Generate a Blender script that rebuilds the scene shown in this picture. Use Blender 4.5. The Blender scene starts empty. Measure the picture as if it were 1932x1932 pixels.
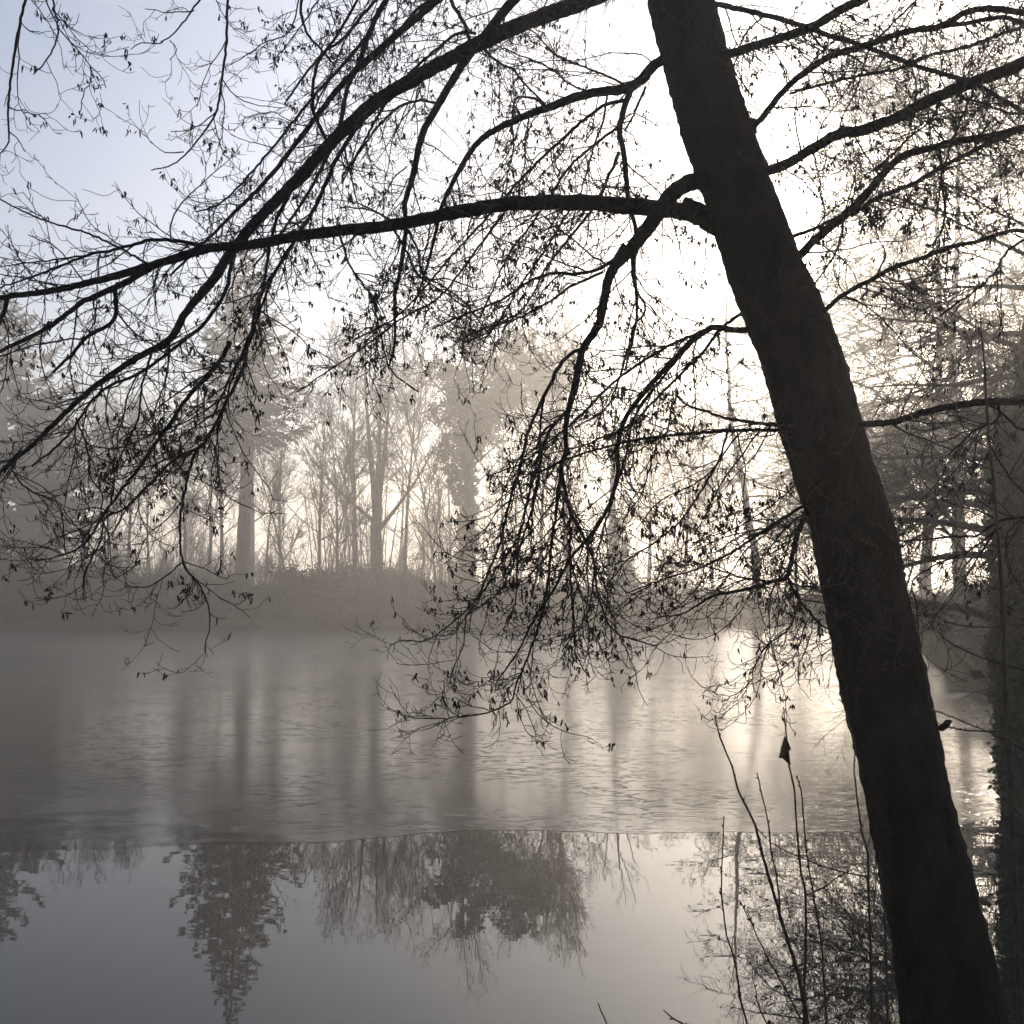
import bpy, math, random
import numpy as np
from mathutils import Vector, Matrix
R = math.radians
scene = bpy.context.scene
C = scene.collection
rng = np.random.default_rng(7)

# ------------------------------------------------------------------ camera
CAM_Z = 2.5
PITCH = R(4.1)
cam_d = bpy.data.cameras.new('camera'); cam = bpy.data.objects.new('camera', cam_d); C.objects.link(cam)
cam_d.sensor_width = 36; cam_d.lens = 36; cam_d.clip_end = 5000; cam_d.clip_start = 0.05
cam.location = (0, 0, CAM_Z); cam.rotation_euler = (R(90) + PITCH, 0, 0)
scene.camera = cam
F = 1932.0
def ray(px, py):
    u = (px - 966) / F; v = (966 - py) / F
    return (u, math.cos(PITCH) - v * math.sin(PITCH), math.sin(PITCH) + v * math.cos(PITCH))
def at(px, py, Y):
    d = ray(px, py)
    return np.array([d[0] / d[1] * Y, Y, CAM_Z + d[2] / d[1] * Y])
def onwater(px, py):
    d = ray(px, py); s = -CAM_Z / d[2]
    return np.array([d[0] * s, d[1] * s])

# ------------------------------------------------------------------ world, sun, exposure
SUN_PX = (1905, 340)
sd = Vector(ray(*SUN_PX)).normalized()
sun_el = math.asin(sd.z); sun_az = math.atan2(sd.x, sd.y)
world = bpy.data.worlds.new('World'); scene.world = world; world.use_nodes = True
wn = world.node_tree.nodes; wl = world.node_tree.links
wn.clear()
sky = wn.new('ShaderNodeTexSky'); sky.sky_type = 'NISHITA'; sky.sun_disc = False
sky.sun_elevation = sun_el; sky.sun_rotation = sun_az
sky.air_density = 1.0; sky.dust_density = 4.0; sky.ozone_density = 3.5
bg = wn.new('ShaderNodeBackground'); bg.inputs['Strength'].default_value = 0.13
wo = wn.new('ShaderNodeOutputWorld')
wl.new(sky.outputs[0], bg.inputs[0]); wl.new(bg.outputs[0], wo.inputs[0])
sun_l = bpy.data.lights.new('sun', 'SUN'); sun_l.energy = 5.0; sun_l.angle = R(0.6); sun_l.color = (1.0, 0.86, 0.70)
sun = bpy.data.objects.new('sun', sun_l); C.objects.link(sun)
sun.rotation_euler = sd.to_track_quat('Z', 'Y').to_euler()
scene.view_settings.view_transform = 'Standard'; scene.view_settings.look = 'None'
scene.view_settings.exposure = 0.32; scene.view_settings.gamma = 1.0
scene.render.engine = 'CYCLES'
cy = scene.cycles
cy.max_bounces = 6; cy.diffuse_bounces = 2; cy.glossy_bounces = 3; cy.volume_bounces = 2
cy.transparent_max_bounces = 4; cy.caustics_reflective = False; cy.caustics_refractive = False
cy.use_denoising = True
HAZE_DENSITY = 0.0056; HAZE_G = 0.71

# ------------------------------------------------------------------ helpers
def tag(o, label=None, cat=None, group=None, kind=None):
    if label: o['label'] = label
    if cat: o['category'] = cat
    if group: o['group'] = group
    if kind: o['kind'] = kind
    return o
def empty(name, loc, label, cat, group=None):
    o = bpy.data.objects.new(name, None); C.objects.link(o); o.location = loc
    o.empty_display_size = 0.1
    return tag(o, label, cat, group)
def nrm(a):
    return a / np.maximum(np.linalg.norm(a, axis=-1, keepdims=True), 1e-9)
class Geo:
    """collects vertex and face arrays, builds one mesh"""
    def __init__(s): s.v = []; s.f = []; s.n = 0; s.k = []
    def add(s, v, f):
        if len(v) == 0: return
        s.v.append(np.asarray(v, float).reshape(-1, 3)); s.f.append(np.asarray(f) + s.n); s.n += len(s.v[-1])
    def build(s, name, mat, parent=None, smooth=True, origin=None):
        me = bpy.data.meshes.new(name)
        v = np.concatenate(s.v)
        if origin is not None: v = v - np.asarray(origin)
        me.vertices.add(len(v)); me.vertices.foreach_set('co', v.astype(np.float32).ravel())
        sizes = np.concatenate([np.full(len(f), f.shape[1]) for f in s.f])
        loops = np.concatenate([f.ravel() for f in s.f]).astype(np.int32)
        me.loops.add(len(loops)); me.loops.foreach_set('vertex_index', loops)
        me.polygons.add(len(sizes))
        st = np.concatenate([[0], np.cumsum(sizes)[:-1]]).astype(np.int32)
        me.polygons.foreach_set('loop_start', st)
        if smooth: me.polygons.foreach_set('use_smooth', np.ones(len(sizes), bool))
        me.update(calc_edges=True); me.validate()
        me.materials.append(mat)
        o = bpy.data.objects.new(name, me); C.objects.link(o)
        if parent is not None: o.parent = parent
        return o
    def tubes(s, P, Rd, k=3, cap=True):
        """P (M,n,3) polylines, Rd (M,n) radii"""
        M, n = P.shape[:2]
        if M == 0: return
        T = np.empty_like(P); T[:, 1:-1] = P[:, 2:] - P[:, :-2]; T[:, 0] = P[:, 1] - P[:, 0]; T[:, -1] = P[:, -1] - P[:, -2]
        T = nrm(T)
        mean = nrm(P[:, -1] - P[:, 0])
        ref = np.where(np.abs(mean[:, 2:3]) > 0.8, np.array([[1., 0, 0]]), np.array([[0, 0, 1.]]))
        ref = nrm(ref - (ref * mean).sum(-1, keepdims=True) * mean)[:, None]
        U = nrm(ref - (ref * T).sum(-1, keepdims=True) * T); V = np.cross(T, U)
        a = np.arange(k) * 2 * np.pi / k
        ring = U[:, :, None] * np.cos(a)[None, None, :, None] + V[:, :, None] * np.sin(a)[None, None, :, None]
        vv = P[:, :, None] + ring * Rd[:, :, None, None]
        base = (np.arange(M) * n * k)[:, None, None]
        i = np.arange(n - 1)[None, :, None] * k; j = np.arange(k)[None, None, :]; j2 = (j + 1) % k
        q = np.stack([base + i + j, base + i + j2, base + i + k + j2, base + i + k + j], -1).reshape(-1, 4)
        s.add(vv.reshape(-1, 3), q)
        if cap and k >= 4:
            s.f.append((np.arange(M)[:, None] * n * k + (n - 1) * k + np.arange(k)[None, :]) + s.n - M * n * k)
    def quads(s, Cn, A, B):
        """centres and two half axes"""
        v = np.stack([Cn - A - B, Cn + A - B, Cn + A + B, Cn - A + B], 1).reshape(-1, 3)
        f = np.arange(len(Cn) * 4).reshape(-1, 4); s.add(v, f)
    def leaves(s, Cn, A, B):
        """diamond shaped leaves: centre, half length, half width, bent a little"""
        N = nrm(np.cross(A, B)) * np.linalg.norm(B, axis=-1, keepdims=True) * 0.4
        v = np.stack([Cn - A, Cn - B + N, Cn + A, Cn + B + N], 1).reshape(-1, 3)
        s.add(v, np.arange(len(Cn) * 4).reshape(-1, 4))
def perp(D, r):
    """random unit vectors perpendicular to D"""
    a = r.normal(size=D.shape); a -= (a * D).sum(-1, keepdims=True) * D
    return nrm(a)
def grow(P, D, L, n, r, droop=0.0, wander=0.15, curl=0.0, endup=0.0):
    """vectorised growth: start points, unit directions, lengths -> (M,n,3)"""
    M = len(P); out = np.empty((M, n, 3)); out[:, 0] = P
    D = nrm(D.copy()); st = (L / (n - 1))[:, None]
    cx = perp(D, r) * curl
    for i in range(1, n):
        t = i / (n - 1)
        g = np.zeros((M, 3)); g[:, 2] = -droop * (1 - t) + endup * t
        D = nrm(D + g + cx / n + r.normal(size=(M, 3)) * wander)
        out[:, i] = out[:, i - 1] + D * st
    return out
def pick(P, cnt, t0, t1, r):
    """cnt (M,) children per path; returns parent index, t, position, tangent"""
    M, n = P.shape[:2]
    idx = np.repeat(np.arange(M), cnt)
    t = t0 + (t1 - t0) * r.random(len(idx))
    x = t * (n - 1); i = np.minimum(x.astype(int), n - 2); fr = (x - i)[:, None]
    a = P[idx, i]; b = P[idx, i + 1]
    return idx, t, a + (b - a) * fr, nrm(b - a)
def side(T, r, a0, a1, bias=None, bw=0.0):
    """directions leaving tangent T at angle a0..a1 (degrees)"""
    q = perp(T, r)
    if bias is not None:
        q = q + np.asarray(bias) * bw; q = nrm(q - (q * T).sum(-1, keepdims=True) * T)
    a = np.radians(a0 + (a1 - a0) * r.random(len(T)))[:, None]
    return T * np.cos(a) + q * np.sin(a)
def plen(P): return np.linalg.norm(np.diff(P, axis=1), axis=-1).sum(1)
def taper(r0, r1, n, pw=1.0):
    t = (np.arange(n) / (n - 1)) ** pw
    return r0[:, None] * (1 - t) + r1[:, None] * t
def rad_at(Rd, idx, t):
    n = Rd.shape[1]; x = t * (n - 1); i = np.minimum(x.astype(int), n - 2); f = x - i
    return Rd[idx, i] * (1 - f) + Rd[idx, i + 1] * f
def spline(pts, vals, step, jit=0.0, r=rng):
    """catmull-rom through 3d points, returns pts and interpolated values"""
    pts = np.asarray(pts, float); vals = np.asarray(vals, float)
    p = np.vstack([2 * pts[0] - pts[1], pts, 2 * pts[-1] - pts[-2]])
    o = []; w = []
    for i in range(len(pts) - 1):
        m = max(1, int(np.linalg.norm(pts[i + 1] - pts[i]) / step))
        for j in range(m):
            t = j / m
            a, b, c, d = p[i], p[i + 1], p[i + 2], p[i + 3]
            o.append(0.5 * ((2 * b) + (c - a) * t + (2 * a - 5 * b + 4 * c - d) * t * t + (3 * b - a - 3 * c + d) * t ** 3))
            w.append(vals[i] * (1 - t) + vals[i + 1] * t)
    o.append(pts[-1]); w.append(vals[-1]); o = np.array(o); w = np.array(w)
    if jit: o[1:-1] += r.normal(size=o[1:-1].shape) * jit
    return o, w

# ------------------------------------------------------------------ materials
def mat(name, col, col2=None, scale=5.0, rough=0.9, bump=0.0, bscale=None, spec=0.2, coords='Object', stretch=None, trans=0):
    m = bpy.data.materials.new(name); m.use_nodes = True; nt = m.node_tree; N = nt.nodes; L = nt.links
    b = N['Principled BSDF']; b.inputs['Roughness'].default_value = rough
    b.inputs['Specular IOR Level'].default_value = spec
    tc = N.new('ShaderNodeTexCoord'); mp = N.new('ShaderNodeMapping')
    if stretch: mp.inputs['Scale'].default_value = stretch
    L.new(tc.outputs[coords], mp.inputs[0])
    no = N.new('ShaderNodeTexNoise'); no.inputs['Scale'].default_value = scale; no.inputs['Detail'].default_value = 6
    L.new(mp.outputs[0], no.inputs['Vector'])
    cr = N.new('ShaderNodeValToRGB'); cr.color_ramp.elements[0].position = 0.35; cr.color_ramp.elements[1].position = 0.65
    cr.color_ramp.elements[0].color = (*col, 1); cr.color_ramp.elements[1].color = (*(col2 or col), 1)
    L.new(no.outputs[0], cr.inputs[0]); L.new(cr.outputs[0], b.inputs['Base Color'])
    if bump:
        n2 = N.new('ShaderNodeTexNoise'); n2.inputs['Scale'].default_value = bscale or scale * 4; n2.inputs['Detail'].default_value = 8
        L.new(mp.outputs[0], n2.inputs['Vector'])
        bp = N.new('ShaderNodeBump'); bp.inputs['Strength'].default_value = bump; bp.inputs['Distance'].default_value = 0.03
        L.new(n2.outputs[0], bp.inputs['Height']); L.new(bp.outputs[0], b.inputs['Normal'])
    return m
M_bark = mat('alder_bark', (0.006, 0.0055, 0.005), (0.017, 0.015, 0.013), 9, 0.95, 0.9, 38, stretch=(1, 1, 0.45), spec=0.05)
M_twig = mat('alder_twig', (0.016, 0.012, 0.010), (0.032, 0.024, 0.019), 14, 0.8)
M_catkin = mat('catkin', (0.018, 0.012, 0.009), (0.035, 0.020, 0.014), 60, 0.9)
M_shoot = mat('shoot_bark', (0.035, 0.026, 0.018), (0.07, 0.05, 0.035), 30, 0.7)
M_leaf = mat('dead_leaf', (0.10, 0.045, 0.025), (0.16, 0.08, 0.04), 25, 0.8, 0.4, 80)
M_fbark = mat('grey_bark', (0.06, 0.052, 0.042), (0.13, 0.115, 0.095), 2.5, 0.95, 0.6, 14, stretch=(1, 1, 0.3))
M_pale = mat('pale_bark', (0.16, 0.14, 0.115), (0.30, 0.27, 0.22), 2.0, 0.95, 0.6, 12, stretch=(1, 1, 0.4))
M_ftwig = mat('grey_twig', (0.075, 0.060, 0.048), (0.12, 0.095, 0.075), 1.0, 0.9)
M_needle = mat('spruce_needles', (0.020, 0.032, 0.018), (0.045, 0.062, 0.034), 1.2, 0.8)
M_ivy = mat('ivy_leaves', (0.026, 0.042, 0.018), (0.060, 0.080, 0.034), 1.6, 0.55, spec=0.4)
M_under = mat('undergrowth', (0.034, 0.029, 0.020), (0.062, 0.052, 0.033), 0.7, 0.95)
M_reed = mat('bank_grass', (0.060, 0.075, 0.026), (0.13, 0.13, 0.055), 0.6, 0.95)

# ------------------------------------------------------------------ pond outline and ground
far_px = [(-900, 1205), (-500, 1199), (0, 1192), (300, 1190), (600, 1187), (870, 1184), (1200, 1181), (1430, 1179), (1600, 1181), (1680, 1196), (1736, 1234),
          (1800, 1285), (1878, 1330), (1884, 1410), (1896, 1470), (1935, 1525), (2040, 1560), (2200, 1600)]
shore = [tuple(onwater(*p)) for p in far_px]
shore += [(6.6, 6.5), (4.5, 5.3), (1.0, 5.15), (-3, 5.2), (-8, 4.8), (-16, 6), (-30, 10), (-44, 22)]
sh, _ = spline([(x, y, 0) for x, y in shore + [shore[0]]], np.zeros(len(shore) + 1), 1.6)
shp = sh[:, :2]; shp = shp[:-1]
shp[:, 1] += 0.35 * np.sin(shp[:, 0] * 0.7) * np.clip(shp[:, 1] / 40, 0, 1) + rng.normal(size=len(shp)) * 0.10 * np.clip(shp[:, 1] / 40, 0.1, 1)
def sdist(X, Y):
    """signed distance to the pond outline, negative over water"""
    P = np.stack([X, Y], -1).reshape(-1, 2); A = shp; B = np.roll(shp, -1, 0)
    best = np.full(len(P), 1e9); inside = np.zeros(len(P), bool)
    for a, b in zip(A, B):
        ab = b - a; t = np.clip(((P - a) @ ab) / (ab @ ab + 1e-12), 0, 1)
        d = np.linalg.norm(P - a - t[:, None] * ab, axis=1); best = np.minimum(best, d)
        c = (a[1] > P[:, 1]) != (b[1] > P[:, 1])
        if a[1] != b[1]:
            xi = (b[0] - a[0]) * (P[:, 1] - a[1]) / (b[1] - a[1]) + a[0]
            inside ^= c & (P[:, 0] < xi)
    return np.where(inside, -best, best).reshape(np.shape(X))
def fnoise(X, Y, s=1.0):
    return (np.sin(X * 0.61 * s + 1.3 * np.sin(Y * 0.37 * s)) + np.sin(Y * 0.83 * s + 1.7 * np.sin(X * 0.29 * s)) + 0.5 * np.sin(X * 1.9 * s + Y * 1.3 * s)) / 2.5
def ground_z(X, Y):
    X = np.asarray(X, float); Y = np.asarray(Y, float)
    d = sdist(X, Y)
    top = np.where(Y < 14, 0.85, 1.15)
    up = top * (1 - np.exp(-np.maximum(d, 0) / np.where(Y < 14, 1.3, 1.6))) + 0.06 * fnoise(X, Y, 1.2) * np.clip(d, 0, 1)
    dn = -1.2 * (1 - np.exp(np.minimum(d, 0) / 2.0))
    far = np.clip((d - 10) / 100, 0, 1) * 1.2 * (0.5 + 0.5 * fnoise(X, Y, 0.05))
    return np.where(d > 0, up + far, dn - 0.02)
def axis(lo, hi, c, n, k):
    u = np.linspace(-1, 1, n); v = np.sinh(u * k) / np.sinh(k)
    return c + np.where(v < 0, v * (c - lo), v * (hi - c))
gx = axis(-600, 600, 2, 190, 5.0); gy = np.unique(np.concatenate([axis(-600, 620, 6, 150, 5.4), np.arange(48, 72, 0.7)]))
GX, GY = np.meshgrid(gx, gy); GZ = ground_z(GX, GY)
g = Geo(); ny, nx = GX.shape
ii = (np.arange(ny - 1)[:, None] * nx + np.arange(nx - 1)[None, :]).ravel()
g.add(np.stack([GX, GY, GZ], -1), np.stack([ii, ii + 1, ii + nx + 1, ii + nx], -1))
M_ground = mat('leaf_litter_grass', (0.050, 0.046, 0.024), (0.115, 0.095, 0.055), 0.5, 0.95, 0.8, 9, coords='Object')
tag(g.build('ground', M_ground), kind='structure')

# water: one still sheet; thin ice on its far part, open water in front
def water_mat(name, base, rough, ice):
    m = bpy.data.materials.new(name); m.use_nodes = True; N = m.node_tree.nodes; L = m.node_tree.links
    b = N['Principled BSDF']; b.inputs['Base Color'].default_value = (*base, 1)
    b.inputs['Roughness'].default_value = rough; b.inputs['IOR'].default_value = 1.33
    b.inputs['Specular IOR Level'].default_value = 0.5
    tc = N.new('ShaderNodeTexCoord')
    def noise(scale, det, st=(1, 1, 1)):
        mp = N.new('ShaderNodeMapping'); mp.inputs['Scale'].default_value = st; L.new(tc.outputs['Object'], mp.inputs[0])
        n = N.new('ShaderNodeTexNoise'); n.inputs['Scale'].default_value = scale; n.inputs['Detail'].default_value = det
        L.new(mp.outputs[0], n.inputs['Vector']); return n
    if ice:
        n0 = noise(7.5, 3, (0.55, 1.2, 1)); n0.inputs['Distortion'].default_value = 1.2
        n1 = N.new('ShaderNodeMapRange'); n1.interpolation_type = 'SMOOTHSTEP'; n1.inputs['From Min'].default_value = 0.54; n1.inputs['From Max'].default_value = 0.66
        L.new(n0.outputs[0], n1.inputs['Value'])
        patch = noise(0.45, 4)
        rp = N.new('ShaderNodeMapRange'); rp.inputs['From Min'].default_value = 0.38; rp.inputs['From Max'].default_value = 0.68
        rp.inputs['To Min'].default_value = 0.05; rp.inputs['To Max'].default_value = 1.0
        L.new(patch.outputs[0], rp.inputs['Value'])
        bp = N.new('ShaderNodeBump'); bp.inputs['Distance'].default_value = 0.016
        mul = N.new('ShaderNodeMath'); mul.operation = 'MULTIPLY'; mul.inputs[1].default_value = ICE_BUMP
        L.new(rp.outputs[0], mul.inputs[0]); L.new(mul.outputs[0], bp.inputs['Strength'])
        L.new(n1.outputs[0], bp.inputs['Height']); L.new(bp.outputs[0], b.inputs['Normal'])
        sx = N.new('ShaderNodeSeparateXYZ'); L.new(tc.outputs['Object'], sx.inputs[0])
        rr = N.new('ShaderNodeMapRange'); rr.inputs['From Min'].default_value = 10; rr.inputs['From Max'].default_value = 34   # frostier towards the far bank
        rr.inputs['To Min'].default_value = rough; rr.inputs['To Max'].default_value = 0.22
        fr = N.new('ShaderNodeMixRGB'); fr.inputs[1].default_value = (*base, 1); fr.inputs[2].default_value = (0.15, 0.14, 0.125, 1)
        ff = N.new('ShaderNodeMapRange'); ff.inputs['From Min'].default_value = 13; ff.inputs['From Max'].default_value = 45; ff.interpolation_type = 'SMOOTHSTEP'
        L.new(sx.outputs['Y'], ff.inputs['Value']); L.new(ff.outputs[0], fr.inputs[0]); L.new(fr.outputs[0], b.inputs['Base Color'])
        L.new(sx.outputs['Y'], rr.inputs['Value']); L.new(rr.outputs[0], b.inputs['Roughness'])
        # the sheet thins to a film at its edge, widely on the left
        wd = N.new('ShaderNodeMapRange'); wd.inputs['From Min'].default_value = -5; wd.inputs['From Max'].default_value = 1
        wd.inputs['To Min'].default_value = 2.6; wd.inputs['To Max'].default_value = 0.35; L.new(sx.outputs['X'], wd.inputs['Value'])
        def mth(op, a, c):
            n = N.new('ShaderNodeMath'); n.operation = op
            for k_, v_ in enumerate((a, c)):
                if isinstance(v_, (int, float)): n.inputs[k_].default_value = v_
                else: L.new(v_, n.inputs[k_])
            return n.outputs[0]
        ed = noise(1.6, 5, (0.7, 1.6, 1))
        t_ = mth('DIVIDE', mth('SUBTRACT', sx.outputs['Y'], 9.25), wd.outputs[0])
        t_ = mth('ADD', t_, mth('MULTIPLY', mth('SUBTRACT', ed.outputs[0], 0.5), 2.2))
        al = N.new('ShaderNodeMapRange'); al.interpolation_type = 'SMOOTHSTEP'; al.inputs['From Min'].default_value = 0.05; al.inputs['From Max'].default_value = 1.0
        L.new(t_, al.inputs['Value']); L.new(al.outputs[0], b.inputs['Alpha'])
    else:
        n1 = noise(2.2, 2, (0.6, 1.6, 1))
        bp = N.new('ShaderNodeBump'); bp.inputs['Distance'].default_value = 0.002; bp.inputs['Strength'].default_value = 0.30
        L.new(n1.outputs[0], bp.inputs['Height']); L.new(bp.outputs[0], b.inputs['Normal'])
    return m
ICE_BUMP = 0.8
M_water = water_mat('still_water', (0.012, 0.014, 0.015), 0.0, False)
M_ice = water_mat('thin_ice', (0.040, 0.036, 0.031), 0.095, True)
def sheet(name, outline, z, m, grow_by=0.0):
    import bmesh
    bm = bmesh.new()
    vs = [bm.verts.new((x, y, z)) for x, y in outline]
    f = bm.faces.new(vs); bmesh.ops.triangulate(bm, faces=[f]); bmesh.ops.recalc_face_normals(bm, faces=bm.faces)
    if bm.faces[:][0].normal.z < 0: bmesh.ops.reverse_faces(bm, faces=bm.faces)
    me = bpy.data.meshes.new(name); bm.to_mesh(me); bm.free(); me.materials.append(m)
    o = bpy.data.objects.new(name, me); C.objects.link(o); return o
cen = shp.mean(0)
wide = [(-75, 1.5), (30, 1.5), (60, 40), (60, 90), (-75, 90)]
tag(sheet('water', wide, 0.0, M_water), kind='structure')
edge_px = [(-500, 1622), (-150, 1612), (60, 1606), (180, 1603), (300, 1596), (420, 1592), (520, 1589), (640, 1588), (760, 1577), (870, 1566), (1000, 1568), (1150, 1572), (1300, 1571),
           (1450, 1572), (1600, 1570), (1800, 1560), (2000, 1500), (2200, 1470)]
e3, _ = spline([(*onwater(*p), 0) for p in edge_px], np.zeros(len(edge_px)), 0.12)
e3[:, 1] += 0.05 * fnoise(e3[:, 0], e3[:, 0] * 0.3, 5) + rng.normal(size=len(e3)) * 0.018
g = Geo(); m = len(e3); u = np.linspace(0, 1, m); rows = []
for q in (0.0, 0.02, 0.1, 0.35, 1.0):
    rows.append(np.stack([e3[:, 0] * (1 - q) + (-75 + 135 * u) * q, e3[:, 1] * (1 - q) + 86 * q, np.full(m, 0.002)], -1))
ii = (np.arange(4)[:, None] * m + np.arange(m - 1)[None, :]).ravel()
g.add(np.concatenate(rows), np.stack([ii, ii + 1, ii + m + 1, ii + m], -1))
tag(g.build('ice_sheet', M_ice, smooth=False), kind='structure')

# ------------------------------------------------------------------ the foreground alder
TR = [ # centre x, y, width px
 (1262, -160, 108), (1274, -80, 112), (1285, 0, 120), (1310, 100, 122), (1343, 220, 126), (1388, 350, 128), (1414, 430, 132), (1447, 520, 136), (1478, 590, 143),
 (1517, 690, 150), (1545, 790, 150), (1572, 885, 148), (1605, 985, 150), (1624, 1080, 153), (1638, 1160, 152), (1656, 1240, 158), (1672, 1320, 156),
 (1696, 1420, 155), (1718, 1530, 156), (1747, 1650, 165), (1777, 1790, 176), (1800, 1932, 190), (1815, 2060, 205), (1828, 2160, 235), (1835, 2230, 290)]
def tdepth(y): return 4.0 + 0.55 * (1932 - y) / 1932
def wr(w, px, py, Y):   # pixel width -> radius
    d = ray(px, py); return w / 2 / F * Y / d[1]
alder_base = at(1835, 2230, tdepth(2230))
alder = empty('alder_tree', alder_base, 'big dark leaning alder filling the foreground, with long drooping limbs reaching left over the pond', 'tree')
def thick_tube(geo, P, Rr, k, rough, r, lump=0.0):
    n = len(P); T = nrm(np.gradient(P, axis=0)); ref = np.array([0, 1.0, 0]) if abs(nrm(P[-1] - P[0])[1]) < 0.8 else np.array([0, 0, 1.])
    U = nrm(ref - (T @ ref)[:, None] * T); V = np.cross(T, U); a = np.arange(k) * 2 * np.pi / k
    s = np.concatenate([[0], np.cumsum(np.linalg.norm(np.diff(P, axis=0), axis=1))])
    nz = r.normal(size=(n, k)); nz = (nz + np.roll(nz, 1, 0) + np.roll(nz, 1, 1)) / 1.7
    big = np.sin(s[:, None] * 7 + a * 2 + 1.3 * np.sin(s[:, None] * 3)) * 0.5 + np.sin(s[:, None] * 3.1 - a) * 0.5
    rr = Rr[:, None] * (1 + rough * nz + lump * big)
    v = P[:, None] + (U[:, None] * np.cos(a)[None, :, None] + V[:, None] * np.sin(a)[None, :, None]) * rr[..., None]
    i = (np.arange(n - 1)[:, None] * k + np.arange(k)[None, :]); j = (np.arange(n - 1)[:, None] * k + (np.arange(k)[None, :] + 1) % k)
    geo.add(v.reshape(-1, 3), np.stack([i, j, j + k, i + k], -1).reshape(-1, 4))
    geo.f.append(((n - 1) * k + np.arange(k))[None, :] + geo.n - n * k)
g = Geo()
tp = [at(x, y, tdepth(y)) for x, y, w in TR][::-1]; tw = [wr(w, x, y, tdepth(y)) for x, y, w in TR][::-1]
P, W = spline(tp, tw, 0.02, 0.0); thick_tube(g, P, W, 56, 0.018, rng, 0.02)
# knots and burrs on the trunk
for (x, y, s_) in [(1596, 1264, .040), (1362, 425, .045), (1418, 240, .028), (1440, 322, .030), (1545, 588, .028), (1545, 985, .03), (1748, 1345, .024), (1560, 1072, .018), (1615, 806, .022)]:
    c = at(x, y, tdepth(y)); m = 8
    th = np.linspace(0, np.pi, m); ph = np.arange(10) * 2 * np.pi / 10
    v = c + s_ * np.stack([np.sin(th)[:, None] * np.cos(ph), np.sin(th)[:, None] * np.sin(ph), np.cos(th)[:, None] * 1.5 + 0 * ph], -1) * (1 + 0.12 * rng.normal(size=(m, 10, 1)))
    i = (np.arange(m - 1)[:, None] * 10 + np.arange(10)); j = (np.arange(m - 1)[:, None] * 10 + (np.arange(10) + 1) % 10)
    g.add(v.reshape(-1, 3), np.stack([i, j, j + 10, i + 10], -1).reshape(-1, 4))
g.build('trunk', M_bark, alder, origin=alder_base)

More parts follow.
